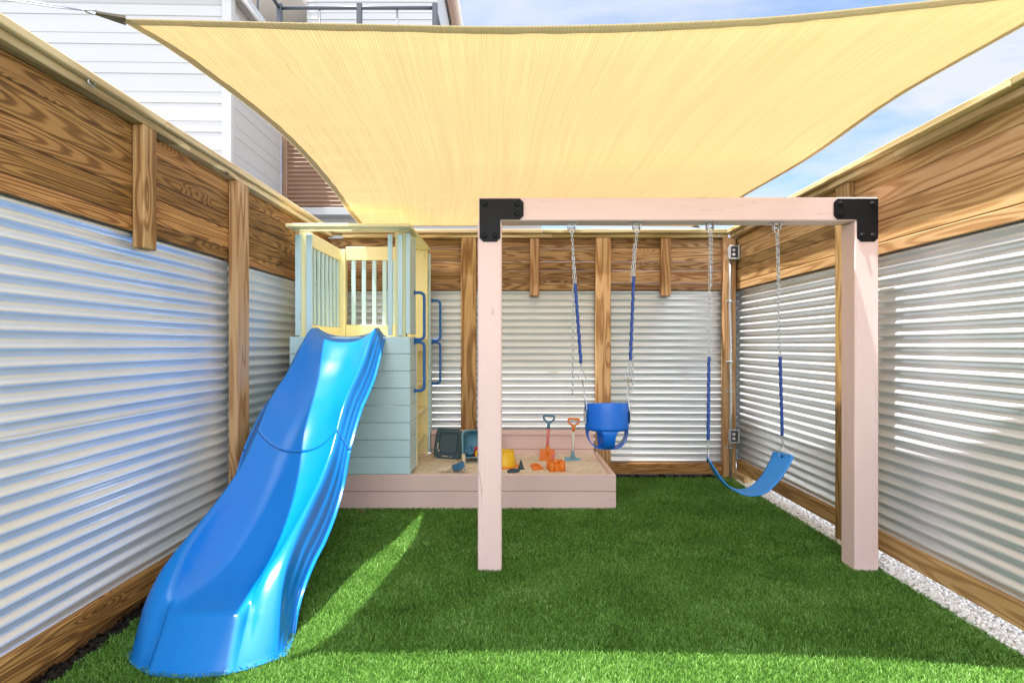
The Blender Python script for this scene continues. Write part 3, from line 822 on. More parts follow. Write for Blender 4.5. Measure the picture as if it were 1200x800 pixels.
# ladder on the right side
bx('ladder_stile', M['yellow_paint'], pt_, TX1 - .145, TX1 + .004, 4.838, 4.875, SZ, 1.385, bev=.003)
bx('ladder_back', M['yellow_paint'], pt_, TX1 - .165, TX1 - .147, 4.838, 5.434, SZ, 1.26, bev=.003)
for z in (.48, .735, .99):
    bx('ladder_step', M['yellow_paint'], pt_, TX1 - .145, TX1 - .004, 4.877, 5.433, z - .034, z, bev=.004)
bx('ladder_header', M['yellow_paint'], pt_, TX1 - .02, TX1 - .001, 4.877, 5.433, 1.27, 1.385, bev=.003)
for (yy, xx) in ((4.72, -.826), (5.56, -.799)):
    for (z0, z1) in ((1.372, 1.765), (.94, 1.348)):
        q = [V((xx, yy, z0)), V((xx + .05, yy, z0)), V((xx + .075, yy, z0 + .012)), V((xx + .085, yy, z0 + .04)), V((xx + .085, yy, (z0 + z1) / 2)),
             V((xx + .085, yy, z1 - .04)), V((xx + .075, yy, z1 - .012)), V((xx + .05, yy, z1)), V((xx, yy, z1))]
        m = MB(); m.tube([V(p) for p in crom(q, 41)], .0125, 10)
        for z in (z0, z1):
            m.lathe([(.022, 0), (.022, .006), (.014, .010)], 14, Matrix.Translation((xx, yy, z)) @ Matrix.Rotation(math.pi / 2, 4, 'Y'))
        m.build('grab_handle', M['handle_blue'], pt_)
# carriage bolts on the top plank
for x in (-1.69, -.90):
    m = MB(); m.lathe([(.010, 0), (.008, .004), (.003, .006)], 12, Matrix.Translation((x, TYF, 1.335)) @ Matrix.Rotation(math.pi / 2, 4, 'X')); m.build('bolt', M['blue_paint'], pt_)

# ------------------------------------------------------------------ slide
#        Y     xc     zb    zr    rimw  flat  skw   zs    pow
ST = [(4.58, -1.345, 1.392, 1.462, .245, .012, .300, 1.40, 2.6),
      (4.44, -1.345, 1.335, 1.445, .245, .012, .315, 1.33, 2.6),
      (4.28, -1.345, 1.215, 1.345, .243, .014, .322, 1.20, 2.5),
      (4.12, -1.345, 1.085, 1.215, .242, .014, .325, 1.075, 2.5),
      (3.94, -1.345, .965, 1.105, .241, .014, .325, .975, 2.5),
      (3.78, -1.345, .870, 1.020, .240, .014, .325, .895, 2.5),
      (3.64, -1.345, .775, .920, .240, .014, .325, .795, 2.5),
      (3.52, -1.345, .672, .800, .240, .014, .325, .690, 2.5),
      (3.46, -1.345, .617, .738, .240, .016, .325, .615, 2.5),
      (3.36, -1.345, .530, .650, .240, .018, .326, .480, 2.5),
      (3.20, -1.345, .415, .550, .240, .020, .328, .355, 2.6),
      (3.02, -1.345, .310, .468, .240, .022, .330, .268, 2.7),
      (2.84, -1.345, .230, .395, .238, .030, .332, .215, 2.9),
      (2.70, -1.345, .192, .335, .228, .050, .334, .150, 3.2),
      (2.60, -1.345, .178, .278, .205, .082, .336, .070, 4.0),
      (2.52, -1.342, .172, .218, .190, .105, .338, .006, 6.0),
      (2.455, -1.336, .164, .160, .182, .120, .338, .002, 9.0),
      (2.43, -1.330, .146, .136, .180, .122, .338, .001, 10.0),
      (2.40, -1.325, .110, .106, .180, .124, .336, .001, 10.0),
      (2.34, -1.312, .045, .045, .180, .125, .332, .001, 10.0),
      (2.305, -1.305, .008, .008, .182, .125, .330, .001, 10.0),
      (2.285, -1.303, .003, .003, .184, .125, .332, .0005, 10.0)]
def slide_rows(y_hi, y_lo, n):
    Ys = [s[0] for s in ST]
    out = []
    # monotone-ish interpolation by Catmull-Rom on station index
    dense = crom(ST, 900)
    dy = np.array([d[0] for d in dense])
    sel = np.interp(np.linspace(0, 1, n), [0, 1], [y_hi, y_lo])
    # finer rows near the foot
    if y_lo < 2.5:
        a = np.linspace(y_hi, 2.56, int(n * .62)); b = np.linspace(2.56, y_lo, n - int(n * .62) + 1)[1:]
        sel = np.concatenate([a, b])
    for y in sel:
        k = int(np.argmin(np.abs(dy - y)))
        out.append(dense[k])
    return out
def slide_section(y_hi, y_lo, n, grow=0.0):
    P = []
    rows = slide_rows(y_hi, y_lo, n)
    for st in rows:
        y, xc, zb, zr, rw, fl, sk, zs, pw = st
        half = []
        nb = 24
        for i in range(nb + 1):
            u = i / nb
            u2 = u ** .8
            half.append((rw * u2, zb + (zr - zb) * u2 ** pw))
        # rounded rim, then flat flange
        half[-1] = (rw, zr - .002)
        half.append((rw + fl * .3, zr + .004 * min(1, fl / .02) * (1 if zr > .02 else 0)))
        half.append((rw + fl * .75, zr + .002))
        half.append((rw + fl, zr - .004 if zr > .02 else zr))
        x0, x1 = rw + fl, sk; z0 = zr - .004; z1 = zs
        for t, fx in ((.05, .08), (.10, .13), (.22, .22), (.34, .30), (.40, .35), (.45, .43), (.50, .50), (.56, .54), (.66, .60), (.72, .65), (.77, .73), (.82, .79), (.92, .84), (.97, .88), (1.0, 1.0)):
            half.append((x0 + (x1 - x0) * fx, z0 + (z1 - z0) * t))
        half.append((x1 + .010, z1 - .001)); half.append((x1 + .012, z1 + .004))
        # the foot bows forwards in the middle
        k = max(0.0, min(1.0, (2.62 - y) / .3))
        def yy(x):
            ax_ = abs(x); fade = min(1.0, max(0.0, zb / .13))
            st_ = 1 / (1 + math.exp(-(ax_ - .178) / .006))
            return y + k * (-.064 + .8 * min(ax_, .17) ** 2 + .022 * st_ + .040 * fade * math.exp(-((ax_ - .180) / .014) ** 2) + .105 * (max(0, ax_ - .19) / .14) ** 1.6)
        rowp = [V((xc - x, yy(x), z)) for x, z in reversed(half[1:])] + [V((xc + x, yy(x), z)) for x, z in half]
        P.append(rowp)
    m = MB(); m.grid(P); return m
slide = thing('slide', 'long wavy blue plastic slide coming down from the play tower', 'slide', (-1.34, 3.4, 0))
m = slide_section(4.58, 3.501, 90); m.build('upper_section', M['slide'], slide, solid=.006)
m = slide_section(3.4965, 2.285, 170); m.build('lower_section', M['slide'], slide, solid=.006)

# ------------------------------------------------------------------ shade sail
A, B, C_, Dd = V((-1.528, 2.176, 2.594)), V((-1.481, 5.45, 2.490)), V((1.805, 5.50, 2.492)), V((2.08, 1.98, 2.607))
def curve(pts, n): return [V(p) for p in crom(pts, n)]
NU, NV = 110, 110
near = curve([A, (-.568, 2.196, 2.584), (.067, 2.184, 2.569), (.85, 2.14, 2.570), (1.425, 2.06, 2.580), Dd], NU + 1)
far = curve([B, (-.6, 5.455, 2.488), (.2, 5.44, 2.488), (1.0, 5.455, 2.490), C_], NU + 1)
left = curve([A, (-1.417, 2.475, 2.568), (-1.327, 3.16, 2.54), (-1.276, 3.798, 2.450), (-1.351, 4.658, 2.420), B], NV + 1)
right = curve([Dd, (1.969, 2.15, 2.553), (1.845, 2.686, 2.510), (1.826, 3.425, 2.472), (1.79, 4.31, 2.472), C_], NV + 1)
P = []; G = []
for j in range(NV + 1):
    v = j / NV; row = []; gr = []
    for i in range(NU + 1):
        u = i / NU
        c = near[i] * (1 - v) + far[i] * v + left[j] * (1 - u) + right[j] * u
        c -= A * (1 - u) * (1 - v) + Dd * u * (1 - v) + B * (1 - u) * v + C_ * u * v
        mid = 16 * u * (1 - u) * v * (1 - v)
        c.z -= .035 * mid
        dl = u * 3.1
        nz = mnoise.noise(V((c.x * 2, c.y * 9, .3)))
        c.z += .013 * min(1, dl / .10) * math.exp(-dl / .6) * math.sin(c.y * 29 + 2.5 * nz) * min(1, v * 8) * min(1, (1 - v) * 8)
        c.z += .0045 * min(1, (1 - u) * 20) * math.exp(-(1 - u) * 3.3 / .4) * math.sin(c.y * 17 + 2 * nz) + .0022 * math.exp(-dl / .05) * mnoise.noise(V((c.y * 14, 1, 2)))
        c.z += .008 * mnoise.noise(V((c.x * 2.2, c.y * 5, 7.7))) * min(1, 6 * mid)
        row.append(c); gr.append((u * 3.3 + .1 * v, v * 3.7, 0))
    P.append(row); G.append(gr)
sail = thing('shade_sail', 'yellow knitted fabric shade sail stretched above the play yard', 'shade sail', (0.2, 3.6, 2.45))
m = MB(); m.grid(P, True, G); m.build('fabric', M['sail'], sail)
# doubled hem along each edge
def hem(edge, inner, w):
    a = []; g = []
    n = len(edge)
    for i in range(n):
        d = (inner[i] - edge[i]); d.normalize()
        wob = .001 * math.sin(i * 1.1) + .003 * mnoise.noise(V((i * .35, w * 9, 0)))
        a.append([edge[i] - d * .004 + V((0, 0, -.002)), edge[i] + d * (w * .5 + wob) + V((0, 0, -.006)), edge[i] + d * (w + wob) + V((0, 0, -.003))])
        g.append([(i * .03, 0, 0), (i * .03, w * .5, 0), (i * .03, w, 0)])
    return a, g
for e, inn, w in ((P[0], P[12], .034), (P[-1], P[-12], .03), ([r[0] for r in P], [r[10] for r in P], .042), ([r[-1] for r in P], [r[-10] for r in P], .03)):
    a, g = hem(e, inn, w); m = MB(); m.grid(a, True, g); m.build('hem', M['sail_hem'], sail)
def corner(p, inward, out, tgt):
    inward = inward.normalized(); sd = V((-inward.y, inward.x, 0)).normalized()
    tip = p - inward * .075
    m = MB()
    a = [p + inward * .03 + sd * .05, p + inward * .03 - sd * .03]
    m.add([p + sd * .030 + inward * .02 + V((0, 0, -.007)), p - sd * .030 + inward * .02 + V((0, 0, -.007)), tip - sd * .010 + V((0, 0, -.005)), tip + sd * .010 + V((0, 0, -.005)),
           p + sd * .030 + inward * .02 + V((0, 0, .004)), p - sd * .030 + inward * .02 + V((0, 0, .004)), tip - sd * .010 + V((0, 0, .002)), tip + sd * .010 + V((0, 0, .002))],
          [(0, 1, 2, 3), (7, 6, 5, 4), (0, 4, 5, 1), (1, 5, 6, 2), (2, 6, 7, 3), (3, 7, 4, 0)])
    m.build('corner_patch', M['webbing'], sail)
    m = MB()
    cd = (V(tgt) - tip).normalized(); c0 = tip - inward * .012
    m.tube([c0 + cd * (.022 * math.cos(t)) + sd * (.014 * math.sin(t)) for t in np.linspace(0, 2 * math.pi, 17)[:-1]], .0035, 8, closed=True)
    m.build('ring', M['chain'], sail)
    m = MB(); c1 = c0 + cd * .02
    L_ = (V(tgt) - c1).length
    s2 = cd.cross(V((0, 1, 0))).normalized()
    for k in (-1, 1):
        m.tube([c1, c1.lerp(V(tgt), .25) + s2 * .005 * k, V(tgt) + s2 * .004 * k], .0021, 6)
    m.build('cable', M['steel'], sail)
corner(A, V((.75, .5, 0.02)), None, (-1.83, 1.816, 2.476))
corner(Dd, V((-.75, .5, 0)), None, (2.22, 1.80, 2.476))
corner(B, V((.75, -.7, 0)), None, (-1.62, 5.60, 2.476))
corner(C_, V((-.75, -.7, 0)), None, (1.93, 5.60, 2.476))

# ------------------------------------------------------------------ toys
def at(x, y): return sandz(x, y)
def rrect(w, h, r, n=6):
    out = []
    for cx, cy, a0 in ((w / 2 - r, h / 2 - r, 0), (-w / 2 + r, h / 2 - r, 90), (-w / 2 + r, -h / 2 + r, 180), (w / 2 - r, -h / 2 + r, 270)):
        for i in range(n + 1):
            a = math.radians(a0 + 90 * i / n); out.append((cx + r * math.cos(a), cy + r * math.sin(a)))
    return out
def plate(m, outline, layers, mt):
    """stack of inset outlines: layers = [(scale, z)]"""
    n = len(outline); vs = []; fs = []
    for s, z in layers:
        vs += [mt @ V((x * s, y * s, z)) for x, y in outline]
    for i in range(len(layers) - 1):
        for k in range(n):
            k2 = (k + 1) % n; fs.append((i * n + k, i * n + k2, (i + 1) * n + k2, (i + 1) * n + k))
    fs.append(tuple(range(n - 1, -1, -1))); fs.append(tuple((len(layers) - 1) * n + k for k in range(n)))
    m.add(vs, fs)

# dark lid leaning on the ledge
lid = thing('toy_box_lid', 'dark teal plastic box lid leaning against the pink back ledge', 'tray', (-.605, 5.30, .25))
wav = [(x * (1 + .025 * math.sin(math.atan2(y, x) * 12)), y * (1 + .025 * math.sin(math.atan2(y, x) * 12))) for x, y in rrect(.262, .285, .05)]
mt = Matrix.Translation((-.605, 5.335, .385)) @ Matrix.Rotation(math.radians(4), 4, 'Y') @ Matrix.Rotation(math.radians(-20), 4, 'X') @ Matrix.Rotation(math.pi / 2, 4, 'X')
m = MB(); plate(m, wav, [(1.0, -.012), (1.0, .006), (.96, .012), (.72, .012), (.70, .004), (.66, .004), (.64, .010), (.60, .011)], mt); m.build('panel', M['teal_dark'], lid)
for (x, y, w_, h_) in ((-.098, -.03, .008, .06), (-.02, -.125, .05, .006), (.03, -.128, .02, .005), (-.085, -.075, .010, .02)):
    m = MB(); m.box(x - w_ / 2, x + w_ / 2, y - h_ / 2, y + h_ / 2, .0125, .015, bev=.001, mat4=mt); m.build('sand_crust', M['sand'], lid)

# toy storage box, tipped towards the viewer
tb = thing('toy_box', 'pale blue plastic toy box tipped open with toys inside, behind the left post', 'toy box', (-.27, 5.2, .25))
mt = Matrix.Translation((-.293, 5.20, .405)) @ Matrix.Rotation(math.radians(-14), 4, 'X') @ Matrix.Rotation(math.pi / 2, 4, 'X')
def rim_wave(w, h): return [(x * (1 + .022 * math.sin(math.atan2(y, x) * 10)), y * (1 + .022 * math.sin(math.atan2(y, x) * 10))) for x, y in rrect(w, h, .05)]
rw_ = rim_wave(.33, .25); n = len(rw_)
m = MB(); vs = []; fs = []
for s, z in ((.80, -.15), (.86, -.10), (.93, .0), (.95, .06), (1.02, .066), (1.03, .060), (1.02, .054), (.965, .05), (.95, .0), (.88, -.10), (.82, -.142)):
    vs += [mt @ V((x * s, y * s, z)) for x, y in rw_]
nl = len(vs) // n
for i in range(nl - 1):
    for k in range(n):
        k2 = (k + 1) % n; fs.append((i * n + k2, i * n + k, (i + 1) * n + k, (i + 1) * n + k2))
fs.append(tuple(range(n))); fs.append(tuple((nl - 1) * n + k for k in range(n - 1, -1, -1)))
m.add([v for v in vs], fs, None, True); m.build('body', M['toy_blue'], tb)
m = MB(); m.box(-.455, -.425, 5.08, 5.09, .215, .335, bev=.004, mat4=Matrix.Translation((0, -.01, 0))); m.build('strap', M['toy_cream'], tb)
tw = thing('toy_tower', 'small pale blue castle mould lying inside the tipped toy box', 'sand mould', (-.41, 5.18, .32))
m = MB(); mt2 = Matrix.Translation((-.385, 5.17, .315)) @ Matrix.Rotation(math.radians(55), 4, 'X')
m.lathe([(.038, 0), (.034, .07), (.040, .072), (.040, .088), (.03, .088), (.03, .075)], 20, mt2)
for k in range(5):
    a = k * 1.257; m.box(.029, .041, -.010, .010, .088, .102, bev=.002, mat4=mt2 @ Matrix.Rotation(a, 4, 'Z'))
m.build('body', M['toy_blue2'], tw)
tr = thing('toy_ring', 'red and yellow toy ring stacked inside the pale blue toy box', 'toy', (-.315, 5.17, .33))
m = MB(); m.tube([(-.31 + .042 * math.cos(t), 5.165, .335 + .042 * math.sin(t)) for t in np.linspace(0, 2 * math.pi, 25)[:-1]], .014, 10, closed=True); m.build('outer_ring', M['toy_red'], tr)
m = MB(); m.tube([(-.298 + .034 * math.cos(t), 5.145, .322 + .034 * math.sin(t)) for t in np.linspace(0, 2 * math.pi, 25)[:-1]], .011, 10, closed=True); m.build('inner_ring', M['toy_yellow'], tr)

# little bucket on its side
bk = thing('toy_bucket', 'small blue bucket with cream handle lying on its side at the front board', 'bucket', (-.455, 4.70, .25))
mt = Matrix.Translation((-.50, 4.715, .285)) @ Matrix.Rotation(math.radians(18), 4, 'Z') @ Matrix.Rotation(math.radians(80), 4, 'Y')
m = MB(); m.lathe([(.001, .004), (.028, 0), (.036, .09), (.040, .092), (.040, .098), (.033, .098), (.026, .01), (.001, .012)], 28, mt, cap=False); m.build('body', M['toy_blue2'], bk)
m = MB(); m.tube([mt @ V((.030 * math.sin(t) + .01, .041 * math.cos(t), .096 - .05 * math.sin(t))) for t in np.linspace(0, math.pi, 19)], .004, 8); m.build('handle', M['toy_cream'], bk)
sc = thing('sand_scoop', 'cream plastic scoop half buried beside the small blue bucket', 'scoop', (-.575, 4.74, .25))
mt = Matrix.Translation((-.565, 4.725, .262)) @ Matrix.Rotation(math.radians(15), 4, 'Z')
m = MB()
P_ = [[mt @ V((x, y * (1 - .3 * (x / .06) ** 2 if x < 0 else 1), -.012 + .030 * abs(y / .035) ** 2 + (.018 * (x / .05) if x > 0.02 else 0))) for y in np.linspace(-.035, .035, 11)] for x in np.linspace(-.055, .045, 11)]
m.grid(P_); m.build('blade', M['toy_cream'], sc, solid=.004)

# yellow castle bucket
yb = thing('castle_bucket', 'yellow bucket turned upside down on an orange rim in the sand', 'bucket', (-.058, 4.97, .25))
z0 = at(-.058, 4.97) - .008
m = MB(); m.lathe([(.095, .012), (.078, .135), (.070, .142), (.066, .142), (.064, .134), (.001, .134)], 36, Matrix.Translation((-.058, 4.97, z0)), cap=False)
for k in range(10):
    a = k * .6283; m.box(.066, .0795, -.012, .012, .128, .150, bev=.003, mat4=Matrix.Translation((-.058, 4.97, z0)) @ Matrix.Rotation(a, 4, 'Z'))
m.build('body', M['toy_yellow'], yb)
m = MB(); prof_ = []
vs = []; fs = []; nn = 60
for r0, z in ((.09, .018), (.118, .018), (.124, .010), (.118, .002), (.09, .002)):
    for k in range(nn):
        a = 2 * math.pi * k / nn; r = r0 + (.006 * math.sin(a * 10) if r0 > .1 else 0); vs.append(V((-.058 + r * math.cos(a), 4.97 + r * math.sin(a), z0 + z)))
for i in range(4):
    for k in range(nn):
        k2 = (k + 1) % nn; fs.append((i * nn + k2, i * nn + k, (i + 1) * nn + k, (i + 1) * nn + k2))
m.add(vs, fs, None, True); m.build('rim', M['toy_orange'], yb)

# teal cone and shell
z0 = at(.078, 4.84)
m = MB(); m.lathe([(.030, -.004), (.030, .006), (.024, .010), (.010, .06), (.003, .082), (.001, .083)], 20, Matrix.Translation((.078, 4.84, z0)))
tag(m.build('toy_cone', M['teal_dark']), 'dark teal plastic cone standing on the sand', 'sand mould')
z0 = at(.012, 4.74)
m = MB(); mt = Matrix.Translation((.012, 4.745, z0 - .004)) @ Matrix.Rotation(math.radians(20), 4, 'Z')
P_ = []
for i in range(9):
    r = math.sin(i / 8 * math.pi / 2); zz = .034 * math.cos(i / 8 * math.pi / 2)
    P_.append([mt @ V((.054 * r * math.cos(a) * (1 + .10 * math.cos(5 * a)), .036 * r * math.sin(a) * (1 + .10 * math.cos(5 * a)), zz)) for a in np.linspace(0, 2 * math.pi, 41)])
m.grid(P_); tag(m.build('shell_mould', M['teal_dark']), 'dark teal shell shaped mould lying beside the cone', 'sand mould')

# orange fish mould: crescent and lobed piece
def flat_toy(name, outline, pos, rot, h, mat, label, tilt=0):
    z0 = at(pos[0], pos[1])
    mt = Matrix.Translation((pos[0], pos[1], z0 - .004)) @ Matrix.Rotation(rot, 4, 'Z') @ Matrix.Rotation(tilt, 4, 'X')
    m = MB(); plate(m, outline, [(1, 0), (1, h * .7), (.93, h), (.75, h * 1.05), (.72, h * .8)], mt)
    return tag(m.build(name, mat), label, 'sand mould')
cres = [(.046 * math.cos(a), .036 * math.sin(a)) for a in np.linspace(-.3, math.pi + .3, 16)] + [(.026 * math.cos(a), .014 * math.sin(a) - .004) for a in np.linspace(math.pi + .1, -.1, 10)]
flat_toy('crescent_mould', cres, (.205, 4.93), .1, .022, M['toy_orange'], 'orange crescent shaped mould behind the lobed orange piece', .25)
lob = [((.045 + .010 * math.cos(3 * a + 1)) * math.cos(a), (.032 + .008 * math.cos(3 * a)) * math.sin(a)) for a in np.linspace(0, 2 * math.pi, 41)[:-1]]
flat_toy('fish_mould', lob, (.215, 4.83), .25, .026, M['toy_orange'], 'flat orange lobed mould in front of the orange crescent', .15)

# orange castle mould
oc = thing('castle_mould', 'orange castle shaped sand mould with battlements near the front board', 'sand mould', (.378, 4.82, .25))
z0 = at(.378, 4.82) - .006
m = MB(); mt = Matrix.Translation((.378, 4.82, z0)) @ Matrix.Rotation(math.radians(12), 4, 'Z')
m.box(-.052, .052, -.045, .045, 0, .070, bev=.006, mat4=mt)
for sx in (-1, 1):
    for sy in (-1, 1):
        m.lathe([(.029, 0), (.026, .080), (.020, .083)], 14, mt @ Matrix.Translation((sx * .045, sy * .037, 0)))
        for k in range(3):
            m.box(.012, .024, -.008, .008, .078, .092, bev=.002, mat4=mt @ Matrix.Translation((sx * .045, sy * .037, 0)) @ Matrix.Rotation(k * 2.09 + .3, 4, 'Z'))
m.lathe([(.030, .065), (.026, .095), (.018, .098)], 14, mt)
m.build('body', M['toy_orange'], oc)
# coral rake behind the castle
m = MB(); z0 = at(.345, 4.93)
m.tube([(.325, 4.91, z0 - .005), (.342, 4.925, z0 + .04), (.358, 4.94, z0 + .085), (.372, 4.95, z0 + .125)], [.010, .009, .009, .011], 10)
for dx in (-.018, 0, .018):
    m.tube([(.325 + dx * .3, 4.91, z0 + .005), (.318 + dx, 4.895, z0 + .006), (.314 + dx, 4.885, z0 - .01)], .0045, 8)
tag(m.build('toy_rake', M['toy_pink']), 'coral pink toy rake leaning behind the orange castle mould', 'toy rake')

def toy_spade(name, label, x, y, ztop, xtop, head_mat, shaft_mat, grip_mat, kind):
    z0 = at(x, y)
    t = thing(name, label, 'toy spade', (x, y, z0))
    lean = .035
    base = V((x, y, z0)); top = V((xtop, y + lean, ztop)); ax = (top - base).normalized(); L0 = (top - base).length
    sx = V((1, 0, 0)); sx = (sx - ax * sx.dot(ax)).normalized(); fy = ax.cross(sx)
    R = Matrix((sx, fy, ax)).transposed().to_4x4(); mt = Matrix.Translation(base) @ R
    m = MB()
    if kind == 'spade':
        ol = [(-.068, -.02), (.068, -.02), (.070, .098), (.055, .106), (-.055, .106), (-.070, .098)]
        mtp = mt @ Matrix.Rotation(math.pi / 2, 4, 'X')
        m.prism(ol, .006, mtp)
        m.prism([(-.070, -.02), (-.062, -.02), (-.062, .10), (-.070, .10)], .016, mtp); m.prism([(.062, -.02), (.070, -.02), (.070, .10), (.062, .10)], .016, mtp)
        m.tube([mt @ V((0, -.004, .05)), mt @ V((0, -.002, .09)), mt @ V((0, 0, .135))], [.012, .018, .017], 12)
        s0 = .13
    else:
        mtp = mt @ Matrix.Rotation(math.pi / 2, 4, 'X')
        ol = [(-.074, -.012), (-.05, -.004), (-.03, -.012), (-.01, -.004), (.01, -.012), (.03, -.004), (.05, -.012), (.074, -.004), (.072, .030), (.035, .028), (.018, .05), (-.018, .05), (-.035, .028), (-.072, .034)]
        m.prism(ol, .012, mtp @ Matrix.Translation((0, 0, -.006)))
        m.tube([mt @ V((0, 0, .02)), mt @ V((0, 0, .05)), mt @ V((0, 0, .09))], [.02, .018, .015], 12)
        s0 = .085
    m.build('blade', head_mat, t)
    g0 = L0 - .118
    m = MB(); m.tube([mt @ V((0, 0, s0)), mt @ V((0, 0, (s0 + g0) / 2)), mt @ V((0, 0, g0))], .0125, 12); m.build('shaft', shaft_mat, t)
    m = MB()
    m.tube([mt @ V((0, 0, g0 - .004)), mt @ V((0, 0, g0 + .045))], [.0155, .014], 12)
    for s in (-1, 1):
        m.tube([mt @ V((0, 0, g0 + .038)), mt @ V((s * .022, 0, g0 + .058)), mt @ V((s * .047, 0, g0 + .080)), mt @ V((s * .050, 0, g0 + .098)), mt @ V((s * .047, 0, g0 + .114))], .0095, 10)
    m.tube([mt @ V((u, 0, g0 + .112 - .004 * math.cos(u * 340))) for u in np.linspace(-.047, .047, 25)], .0085, 10)
    m.build('grip', grip_mat, t)
    return t
toy_spade('toy_spade', 'toy spade with orange blade, coral shaft and blue grip stuck in the sand', .322, 5.17, .672, .346, M['toy_orange'], M['toy_pink'], M['toy_blue2'], 'spade')
toy_spade('toy_digging_rake', 'toy rake with pale blue head, white shaft and orange grip in the sand', .562, 5.19, .640, .578, M['toy_blue'], M['white_plastic'], M['toy_orange'], 'rake')

# dry leaves on the turf
def leaf(x, y, rot, ln, label):
    P_ = []
    for i in range(7):
        t = i / 6; w = .3 * ln * math.sin(math.pi * min(.98, max(.03, t)))
        P_.append([V((x, y, .034)) + Matrix.Rotation(rot, 3, 'Z') @ V((ln * (t - .5), w * k, .006 * abs(k) + .008 * math.sin(t * 4))) for k in (-1, -.5, 0, .5, 1)])
    m = MB(); m.grid(P_); tag(m.build('dry_leaf', M['leaf'], solid=.0008), label, 'leaf')
leaf(-1.16, 4.32, .1, .05, 'brown dry leaf on the grass in front of the sandbox by the slide')

# ------------------------------------------------------------------ neighbouring buildings
def siding(x0, x1, z0, z1, period, depth, mt):
    """lapped siding in the local x-z plane facing -y"""
    prof = []
    z = z0
    while z < z1:
        for dz, d in ((0, depth), (period * .47, depth * .72), (period * .475, depth * .1), (period * .62, 0), (period * .625, depth * .8), (period * .99, depth * .55), (period, depth * .55)):
            if z + dz <= z1: prof.append((d, z + dz))
        z += period
    P_ = [[mt @ V((x0 + (x1 - x0) * k / 2, -d, zz)) for k in range(3)] for d, zz in prof]
    m = MB(); m.grid(P_, False); return m
cx, cy = -3.03, 6.0
wb = thing('white_house', 'white house with horizontal siding standing behind the left fence', 'house', (cx - 2, cy + 1, 0))
I4 = Matrix.Rotation(math.radians(1.6), 4, 'Z'); I4 = Matrix.Translation((cx, cy, 0)) @ I4
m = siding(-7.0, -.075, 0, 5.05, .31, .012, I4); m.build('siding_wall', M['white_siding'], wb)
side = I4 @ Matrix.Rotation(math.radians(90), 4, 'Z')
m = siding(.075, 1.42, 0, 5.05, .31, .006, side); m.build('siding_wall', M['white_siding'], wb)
m = MB(); m.box(-7.0, -.03, .03, 1.40, -.02, 5.12, bev=.01, mat4=I4); m.build('wall_core', M['white_siding'], wb)
m = MB(); m.box(-.075, .028, -.028, .0, 0, 5.06, bev=.004, mat4=I4); m.box(.0, .028, .001, .075, 0, 5.06, bev=.004, mat4=I4); m.build('corner_trim', M['white_siding'], wb)
m = MB(); m.box(-7.0, .10, -.10, 1.42, 5.125, 5.22, bev=.02, mat4=I4); m.build('roof_edge', M['trim_grey'], wb)
m = MB(); m.tube([I4 @ V((.09, -.1, 5.10)), I4 @ V((.09, 1.44, 5.10))], .028, 12); m.build('gutter', M['trim_grey'], wb)

bh = thing('balcony_house', 'brown clad house with a white upper storey and railed balcony behind the yard', 'house', (-1.5, 9, 0))
YH = 7.55
# brown corrugated storey
P_ = []
for i in range(430):
    z = 3.10 + 1.72 * i / 429; P_.append([V((x, YH - .012 * math.sin(z / .058 * 6.283), z)) for x in (-3.08, -1.6, 0.4)])
m = MB(); m.grid(P_); m.build('brown_cladding', M['brown_clad'], bh)
m = MB(); m.box(-3.10, -3.03, YH - .04, YH + .05, 3.1, 4.8, bev=.005); m.build('corner_trim', M['brown_clad'], bh)
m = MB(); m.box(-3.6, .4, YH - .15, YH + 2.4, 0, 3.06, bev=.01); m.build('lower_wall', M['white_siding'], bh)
m = MB(); m.box(-3.6, .4, YH - .35, YH + .0, 3.00, 3.095, bev=.004)
m.build('ledge', M['white_siding'], bh)
m = MB()
for i in range(14):
    x = -3.05 + i * .17; m.box(x, x + .10, YH - .16, YH - .02, 3.0955, 3.112, bev=.003)
m.build('vent_strip', M['rail_grey'], bh)
m = MB(); m.box(-3.9, .45, YH - .06, YH + 2.5, 4.82, 4.98, bev=.02); m.build('balcony_deck', M['trim_grey'], bh)
m = siding(0, 2.10, 4.98, 7.6, .28, .016, Matrix.Translation((-3.30, 9.0, 0))); m.build('upper_wall', M['white_siding'], bh)
m = MB(); m.box(-3.30, -1.20, 9.02, 11.5, 4.98, 7.6, bev=.01); m.build('upper_core', M['white_siding'], bh)
m = MB(); m.box(-5.6, -3.302, 9.6, 9.7, 4.98, 6.75, bev=.01); m.build('porch_back', M['porch_shade'], bh)  # back wall of the porch recess, its shade put into the colour
m = MB(); m.box(-5.6, -3.302, 8.6, 9.75, 6.76, 6.86, bev=.01); m.box(-3.4, -.98, 8.75, 11.6, 7.61, 7.75, bev=.02); m.build('soffit', M['soffit'], bh)
m = MB(); m.box(-1.16, -1.05, 8.8, 11.5, 7.45, 7.608, bev=.01); m.build('fascia', M['brown_clad'], bh)
rl = MB(); RT = 5.87
rl.tube([(-3.14, YH, RT), (-1.04, YH, RT)], .024, 10); rl.tube([(-3.14, YH, RT), (-3.14, 6.25, RT)], .024, 10)
rl.tube([(-1.04, YH, RT), (-1.04, 9.0, RT)], .024, 10)
r_ = rl.build('railing', M['rail_grey'], bh)
for x in (-3.14, -2.06, -1.04):
    m = MB(); m.box(x - .034, x + .034, YH - .034, YH + .034, 4.98, RT + .06, bev=.008); m.build('rail_post', M['rail_grey'], r_)
for x in (-2.60, -1.55):
    m = MB(); m.tube([(x, YH, 4.98), (x, YH, RT - .02)], .012, 8); m.build('baluster', M['rail_grey'], r_)
m = MB(); m.tube([(-3.14, 6.9, 5.22), (-3.14, 6.9, RT - .02)], .014, 8); m.build('baluster', M['rail_grey'], r_)

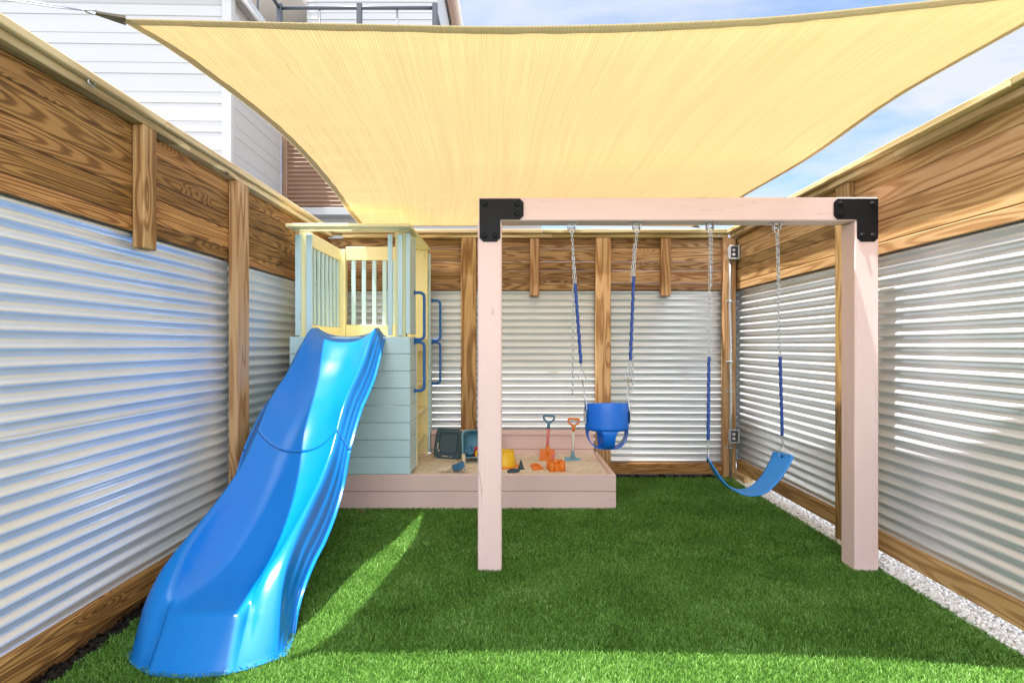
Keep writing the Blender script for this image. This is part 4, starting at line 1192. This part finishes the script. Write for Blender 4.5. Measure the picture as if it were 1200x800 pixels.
# ------------------------------------------------------------------ sky, sun, camera
KX, KY = 0.25, 0.085
ldir = V((KX, KY, -1)).normalized()
elev = math.asin(-ldir.z)
w = bpy.data.worlds.new('World'); scene.world = w; w.use_nodes = True
nt = w.node_tree; bg = nt.nodes['Background']
sky = N(nt, 'ShaderNodeTexSky', sky_type='NISHITA'); sky.sun_disc = False
sky.sun_elevation = elev; sky.sun_rotation = math.atan2(-ldir.x, -ldir.y); sky.air_density = 1.0; sky.dust_density = 1.2; sky.ozone_density = 1.0
tc = N(nt, 'ShaderNodeTexCoord')
# thin high clouds, projected on a plane overhead
sp = N(nt, 'ShaderNodeSeparateXYZ'); L(nt, tc.outputs['Generated'], sp.inputs[0])
zz = mathn(nt, 'ADD', mathn(nt, 'MAXIMUM', sp.outputs[2], 0.0), 0.18)
cb = N(nt, 'ShaderNodeCombineXYZ')
L(nt, mathn(nt, 'DIVIDE', sp.outputs[0], zz), cb.inputs[0]); L(nt, mathn(nt, 'DIVIDE', sp.outputs[1], zz), cb.inputs[1])
nz = N(nt, 'ShaderNodeTexNoise'); nz.inputs['Scale'].default_value = 1.5; nz.inputs['Detail'].default_value = 8; nz.inputs['Roughness'].default_value = 0.58
nz.inputs['Distortion'].default_value = 0.4
L(nt, scaled(nt, cb.outputs[0], (0.8, 1.6, 1)), nz.inputs['Vector'])
cf = ramp(nt, nz.outputs['Fac'], [(0.40, (0, 0, 0)), (0.62, (1, 1, 1))])
# brighter cloud added behind the camera to fill the yard with light, thin veil ahead
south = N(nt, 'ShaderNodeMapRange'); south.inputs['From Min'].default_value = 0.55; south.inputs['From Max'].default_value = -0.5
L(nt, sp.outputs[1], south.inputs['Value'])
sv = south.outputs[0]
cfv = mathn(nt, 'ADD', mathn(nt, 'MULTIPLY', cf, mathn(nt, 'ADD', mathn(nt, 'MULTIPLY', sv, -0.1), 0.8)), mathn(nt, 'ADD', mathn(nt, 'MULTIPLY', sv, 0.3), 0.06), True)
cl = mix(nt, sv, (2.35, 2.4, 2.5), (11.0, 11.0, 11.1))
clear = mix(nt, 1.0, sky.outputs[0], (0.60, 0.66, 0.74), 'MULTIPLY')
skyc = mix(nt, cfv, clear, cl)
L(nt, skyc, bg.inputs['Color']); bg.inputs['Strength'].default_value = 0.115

sun = bpy.data.lights.new('sun', 'SUN'); sun.energy = 3.7; sun.angle = math.radians(0.6); sun.color = (1.0, 0.97, 0.93)
so = bpy.data.objects.new('sun', sun); COL.objects.link(so); so.rotation_euler = ldir.to_track_quat('-Z', 'Y').to_euler(); so.location = (-3, -3, 12)

cam = bpy.data.cameras.new('camera'); co = bpy.data.objects.new('camera', cam); COL.objects.link(co)
co.location = (0, 0, 1.325); co.rotation_euler = (math.radians(90), 0, 0)
cam.sensor_width = 36; cam.lens = 36 * 655 / 1200; cam.shift_y = 4 / 1200; cam.clip_start = 0.05; cam.clip_end = 1500
scene.camera = co
scene.render.resolution_x, scene.render.resolution_y = 1024, 682
vs_ = scene.view_settings; vs_.view_transform = 'Standard'; vs_.look = 'None'; vs_.exposure = 1.78; vs_.gamma = 1
scene.display_settings.display_device = 'sRGB'
scene.render.engine = 'CYCLES'
cy_ = scene.cycles; cy_.max_bounces = 10; cy_.diffuse_bounces = 5; cy_.glossy_bounces = 4; cy_.transmission_bounces = 6; cy_.transparent_max_bounces = 8
cy_.use_denoising = True; cy_.caustics_reflective = False; cy_.sample_clamp_indirect = 8
